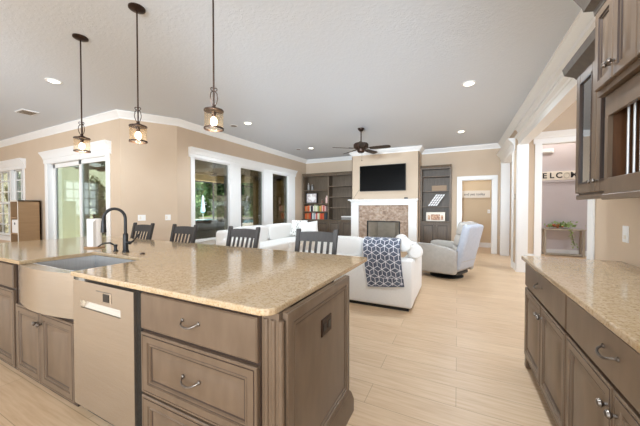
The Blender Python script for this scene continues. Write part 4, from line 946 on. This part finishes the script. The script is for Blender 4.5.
def pillow(c, w_, h_, d_, rot, mm, label):
    mb = MB(); nu = 16; vs = []
    for sgn in (1, -1):
        for j in range(nu+1):
            for i in range(nu+1):
                u, v = -1+2*i/nu, -1+2*j/nu; pin = 1-.10*(abs(u*v))**1.0
                e_ = (1-u**4)*(1-v**4); vs.append(Vector(c)+rot @ Vector((u*w_/2*(1-.07*(1-v*v)*0-.06*(1-abs(v))*abs(u)), sgn*d_/2*max(0, e_)**.6, v*h_/2*(1-.06*(1-abs(u))*abs(v)))))
    n1 = (nu+1)**2; fs = []
    for s in (0, n1): fs += [[s+j*(nu+1)+i, s+j*(nu+1)+i+1, s+(j+1)*(nu+1)+i+1, s+(j+1)*(nu+1)+i] for j in range(nu) for i in range(nu)]
    mb.add(vs, fs); return tag(obj('throw_pillow', mb, mm, angle=80), label, 'pillow')
pillow((-3.92, 6.62, .76), .5, .46, .16, Matrix.Rotation(R(-18), 3, 'X') @ Matrix.Identity(3), dm, 'white pillow with a grey dotted pattern on the window sofa')
pillow((-3.52, 6.48, .735), .5, .44, .16, Matrix.Rotation(R(22), 3, 'Z') @ Matrix.Rotation(R(-18), 3, 'X') @ Matrix.Rotation(R(-8), 3, 'Y'), M['sofa'], 'plain white pillow at the right end of the window sofa')

# recliner, turned away towards the fireplace; local frame faces +Y
t = thing('recliner', 'pale grey leather swivel recliner with bluish back near the doorway', 'armchair', (-.24, 6.0, 0), R(66)); k = dict(world=False)
g, bl = M['grey_leather'], M['blue_leather']
for s in (-1, 1):
    mb = MB(); P = [(-.40, .12), (.42, .08), (.45, .60), (.34, .635), (.05, .63), (-.22, .595), (-.42, .545)]
    bm = bmesh.new(); xa, xb = s*.30, s*.42
    va = [bm.verts.new((xa, y, z)) for y, z in P]; vb = [bm.verts.new((xb, y, z)) for y, z in P]; n = len(P)
    bm.faces.new(va); bm.faces.new(vb[::-1])
    for i in range(n): bm.faces.new([va[i], va[(i+1) % n], vb[(i+1) % n], vb[i]])
    bmesh.ops.recalc_face_normals(bm, faces=bm.faces); bmesh.ops.bevel(bm, geom=bm.edges[:], offset=.025, segments=3, profile=.5, affect='EDGES'); bm.verts.index_update()
    mb.add([v.co.copy() for v in bm.verts], [[v.index for v in f.verts] for f in bm.faces]); bm.free(); obj('arm', mb, g, t, **k)
mb = MB(); cushion(mb, -.30, .30, -.28, .45, .30, .50, .3); obj('seat_cushion', mb, g, t, **k)
obj('seat_base', MB().box(-.30, .30, -.36, .42, .13, .34, .02, 2), g, t, **k)
rb = Matrix.Rotation(R(13), 3, 'X')
mb = MB()
mb.T = Matrix.Translation((0, -.33, .2)) @ rb.to_4x4()
mb.box(-.325, .325, -.11, .03, .0, .84, .05, 4); obj('back_shell', mb, bl, t, **k)
for (z0, z1, d_) in ((.22, .44, .12), (.42, .64, .13), (.62, .86, .13)):
    mb = MB(); mb.T = Matrix.Translation((0, -.33, .2)) @ rb.to_4x4(); cushion(mb, -.30, .30, -.02, d_, z0, z1, .3); obj('back_cushion', mb, g, t, **k)
mb = MB(); mb.T = Matrix.Translation((0, -.33, .2)) @ rb.to_4x4(); mb.tube([(-.30, -.112, .18), (.30, -.112, .18)], .006, 6); obj('back_seam', mb, g, t, **k)
obj('handle', MB().box(.422, .436, -.12, .0, .33, .36, .004), M['blackiron'], t, **k)
mb = MB(); mb.lathe([(.30, 0), (.30, .018), (.27, .03), (.10, .04), (.06, .05), (.06, .12)], (0, -.06, 0), 28); mb.box(-.25, .25, -.36, .3, .07, .13, .01); obj('swivel_base', mb, M['blackiron'], t, **k)

# bookcase at the nook
t = thing('nook_shelf', 'tan open shelf unit standing beside the left nook window', 'shelf unit', (-9.2, 2.85, 0))
x0, x1, y0, y1, zt = -9.42, -8.96, 2.66, 3.04, 1.49
mb = MB(); mb.box(x1-.03, x1, y0, y1, 0, zt); mb.box(x0, x0+.03, y0, y1, 0, zt); mb.box(x0, x1, y1-.02, y1, 0, zt); mb.box(x0, x1, y0, y1, zt-.03, zt); obj('case', mb, M['tanwood'], t)
for z in (.36, .73, 1.10): obj('shelf', B(x0+.03, x1-.03, y0+.005, y1-.02, z-.025, z), M['tanwood'], t)
mb = MB(); mb.box(x1-.03, x1+.001, y0-.004, y0, 0, zt); mb.box(x0, x0+.03, y0-.004, y0, 0, zt); mb.box(x0, x1, y0-.004, y0, zt-.03, zt); obj('front_edge', mb, M['cream'], t)
t = thing('storage_bin', 'white bin with a round dark hole on the nook shelf', 'bin', (-9.19, 2.8, .73))
obj('body', B(x0+.06, x1-.06, y0+.01, y1-.06, .731, 1.04, .01), M['paper'], t); obj('grommet', MB().lathe([(.028, 0), (.028, .004)], (-9.19, y0+.01, .95), 14, (0, -1, 0)), M['blackiron'], t)

# ================================================================== OUTDOORS
struct('ground_lawn', B(-70, -5.4, 3.3, 75, -.3, -.14), M['lawn'])
struct('ground_patio', B(-13.4, XC-T, YA+T, 9.6, -.14, -.02), M['patio'])
struct('ground_deck', B(-34, -13.4, 8.7, 34, -.14, -.06), M['deck'])
mb = MB(); mb.prism([(-10.2, YA+T+.01), (XAB-.06, YA+T+.01), (XC-T-.01, YBC+.1), (XC-T-.01, 9.8), (-9.6, 9.8), (-9.6, 6.3), (-10.2, 6.3)], 'z', 2.72, 2.9); struct('lanai_roof', mb, M['lanai'])
mb = MB(); mb.box(-9.75, -9.5, 6.2, 9.9, 2.46, 2.74); mb.box(-9.75, -5.4, 9.7, 9.95, 2.46, 2.74); struct('lanai_beam', mb, M['fascia'])
struct('wall_lanai', B(-8.05, XC-T, 9.7, 9.9, -.1, 2.75), M['brick'])
struct('wall_wing', B(-13.6, -13.4, YA+T+.02, 8.3, -.1, 2.9), M['palewall'])
# pool
t = thing('swimming_pool', 'strip of blue swimming pool seen through the windows', 'pool', (-22, 20, -.1))
obj('water', B(-28, -17, 15, 25, -.07, -.055), M['water'], t); mb = MB(); mb.box(-28.3, -16.7, 14.7, 15, -.1, -.02); mb.box(-28.3, -16.7, 25, 25.3, -.1, -.02); mb.box(-28.3, -28, 14.7, 25.3, -.1, -.02); mb.box(-17, -16.7, 14.7, 25.3, -.1, -.02); obj('coping', mb, M['deck'], t)
# screen enclosure
t = thing('screen_enclosure', 'dark metal pool screen frame outside the window wall', 'screen enclosure', (-14, 13, 0))
for y in (10.2, 13.0, 15.6, 18.4): obj('post', B(-14.04, -13.96, y-.04, y+.04, -.06, 2.95), M['blackiron'], t)
obj('top_rail', B(-14.04, -13.96, 9.0, 19.0, 2.88, 2.96), M['blackiron'], t); obj('chair_rail', B(-14.03, -13.97, 9.0, 19.0, .42, .5), M['blackiron'], t)
t = thing('patio_umbrella', 'closed pale blue patio umbrella by the pool', 'umbrella', (-20.0, 17.4, -.06))
obj('pole', MB().lathe([(.03, -.06), (.03, 2.45)], (-20.0, 17.4, 0), 10), M['deck'], t); obj('canopy', MB().lathe([(.1, .9), (.2, 1.0), (.15, 1.5), (.08, 2.3), (.03, 2.42)], (-20.0, 17.4, 0), 14), M['umbrella'], t)
t = thing('patio_sofa', 'dark wicker patio sofa outside the first window pane', 'patio sofa', (-9.3, 8.2, 0))
M['wicker'] = noisy('wicker', [(.3, '#2c2620'), (.7, '#3d352c')], nscale=60, rough=.8)
obj('frame', B(-10.0, -8.9, 7.0, 9.4, 0, .42, .03), M['wicker'], t); obj('backrest', B(-9.1, -8.9, 7.0, 9.4, .42, .82, .03), M['wicker'], t); obj('armrest', B(-10.0, -8.9, 7.0, 7.2, .42, .6, .02), M['wicker'], t)
obj('armrest', B(-10.0, -8.9, 9.2, 9.4, .42, .6, .02), M['wicker'], t); mb = MB(); cushion(mb, -9.95, -9.1, 7.2, 9.2, .40, .56, .25); obj('seat_pad', mb, M['patio'], t)
# patio fan
fx, fy, z_ = -9.4, 4.55, 2.72
t = thing('patio_fan', 'dark ceiling fan on the covered patio seen through the sliding door', 'ceiling fan', (fx, fy, z_))
obj('downrod', MB().lathe([(.05, z_), (.05, z_-.03), (.015, z_-.04), (.015, z_-.2)], (fx, fy, 0), 12), M['bronze'], t); obj('motor', MB().lathe([(.03, z_-.19), (.12, z_-.22), (.12, z_-.3), (.05, z_-.33)], (fx, fy, 0), 18), M['bronze'], t)
for q in range(5):
    mb = MB(); mb.T = Matrix.Translation((fx, fy, z_-.27)) @ Matrix.Rotation(2*PI*q/5+.3, 4, 'Z') @ Matrix.Rotation(R(10), 4, 'X'); mb.box(.13, .62, -.06, .06, -.004, .004); obj('blade', mb, M['bronze'], t)
fx, fy = -7.4, 6.9
t = thing('patio_fan', 'ceiling fan with pale blades seen through the first window pane', 'ceiling fan', (fx, fy, z_))
obj('downrod', MB().lathe([(.05, z_), (.05, z_-.03), (.015, z_-.04), (.015, z_-.2)], (fx, fy, 0), 12), M['bronze'], t); obj('motor', MB().lathe([(.03, z_-.19), (.12, z_-.22), (.12, z_-.3), (.05, z_-.33)], (fx, fy, 0), 18), M['bronze'], t)
for q in range(5):
    mb = MB(); mb.T = Matrix.Translation((fx, fy, z_-.27)) @ Matrix.Rotation(2*PI*q/5+.1, 4, 'Z') @ Matrix.Rotation(R(10), 4, 'X'); mb.box(.13, .62, -.06, .06, -.004, .004); obj('blade', mb, M['cream'], t)
# planting
def tree(x, y, h_, r, n_, label, name='tree', lm='leaf', ls=.22, z0=-.14, cz=.62, cat='tree', group=None):
    t = thing(name, label, cat, (x, y, z0), 0, group)
    obj('trunk', MB().tube([(x, y, z0), (x+.05, y, z0+h_*.3), (x-.05, y+.05, z0+h_*.7)], [.05*r+.02, .04*r+.015, .02*r+.008], 8), M['bark'], t)
    mb = MB(); blobs = [(random.gauss(0, .4), random.gauss(0, .4), random.uniform(-.7, .7)) for _ in range(9)]
    for i in range(n_):
        b = random.choice(blobs); v = Vector((random.gauss(0, 1), random.gauss(0, 1), random.gauss(0, 1))).normalized()*random.uniform(.6, 1)*.55
        leafq(mb, (x+(b[0]+v.x)*r, y+(b[1]+v.y)*r, z0+h_*cz+(b[2]+v.z)*h_*(1-cz)*.95), ls*random.uniform(.6, 1.3))
    obj('crown', mb, M[lm], t, smooth=False); return t
random.seed(11)
spots = []
for k in range(5): a = R(26+k*8.2); spots.append((-38*math.sin(a), 38*math.cos(a), 11+k % 2*1.5, 1.75))
for k in range(4): a = R(30+k*8); spots.append((-46*math.sin(a), 46*math.cos(a), 15+k % 3, 2.1))
wh = ['dark tree at the right end of the near tree row', 'dark tree seen behind the brown patio wall', 'dark tree seen through the middle window pane', 'dark tree right of the closed umbrella', 'dark tree left of the closed umbrella'] + ['tall far tree, %s in the back row' % q for q in ('rightmost', 'second from the right', 'second from the left', 'leftmost')]
for (x, y, h_, r), lb in zip(spots, wh): tree(x, y, h_, r, 2600, lb, ls=.5, cz=.5, group='trees beyond the pool')
wl = MB()
for i in range(9000):
    a = R(random.uniform(14, 64)); d_ = random.uniform(54, 58); leafq(wl, (-d_*math.sin(a), d_*math.cos(a), random.uniform(-.2, 15)+random.gauss(0, .6)), random.uniform(.5, 1.1))
tag(obj('woodland', wl, M['leaf'], smooth=False), 'dense green woodland edge closing the view beyond the pool', 'woodland', kind='stuff')
tree(-10.6, 5.05, 2.3, .26, 500, 'leafy light green shrub outside the sliding door', 'potted_shrub', 'leaf2', .09, -.02, .6, 'shrub')
tree(-8.7, 4.35, 1.45, .22, 600, 'pale blossoming shrub outside the sliding door behind the towel roll', 'flowering_shrub', 'leaf3', .07, -.02, .7, 'shrub')
tree(-12.5, 3.75, 2.4, .22, 600, 'bushy green shrub outside the nook window', 'garden_shrub', 'leaf', .1, -.02, .55, 'shrub')
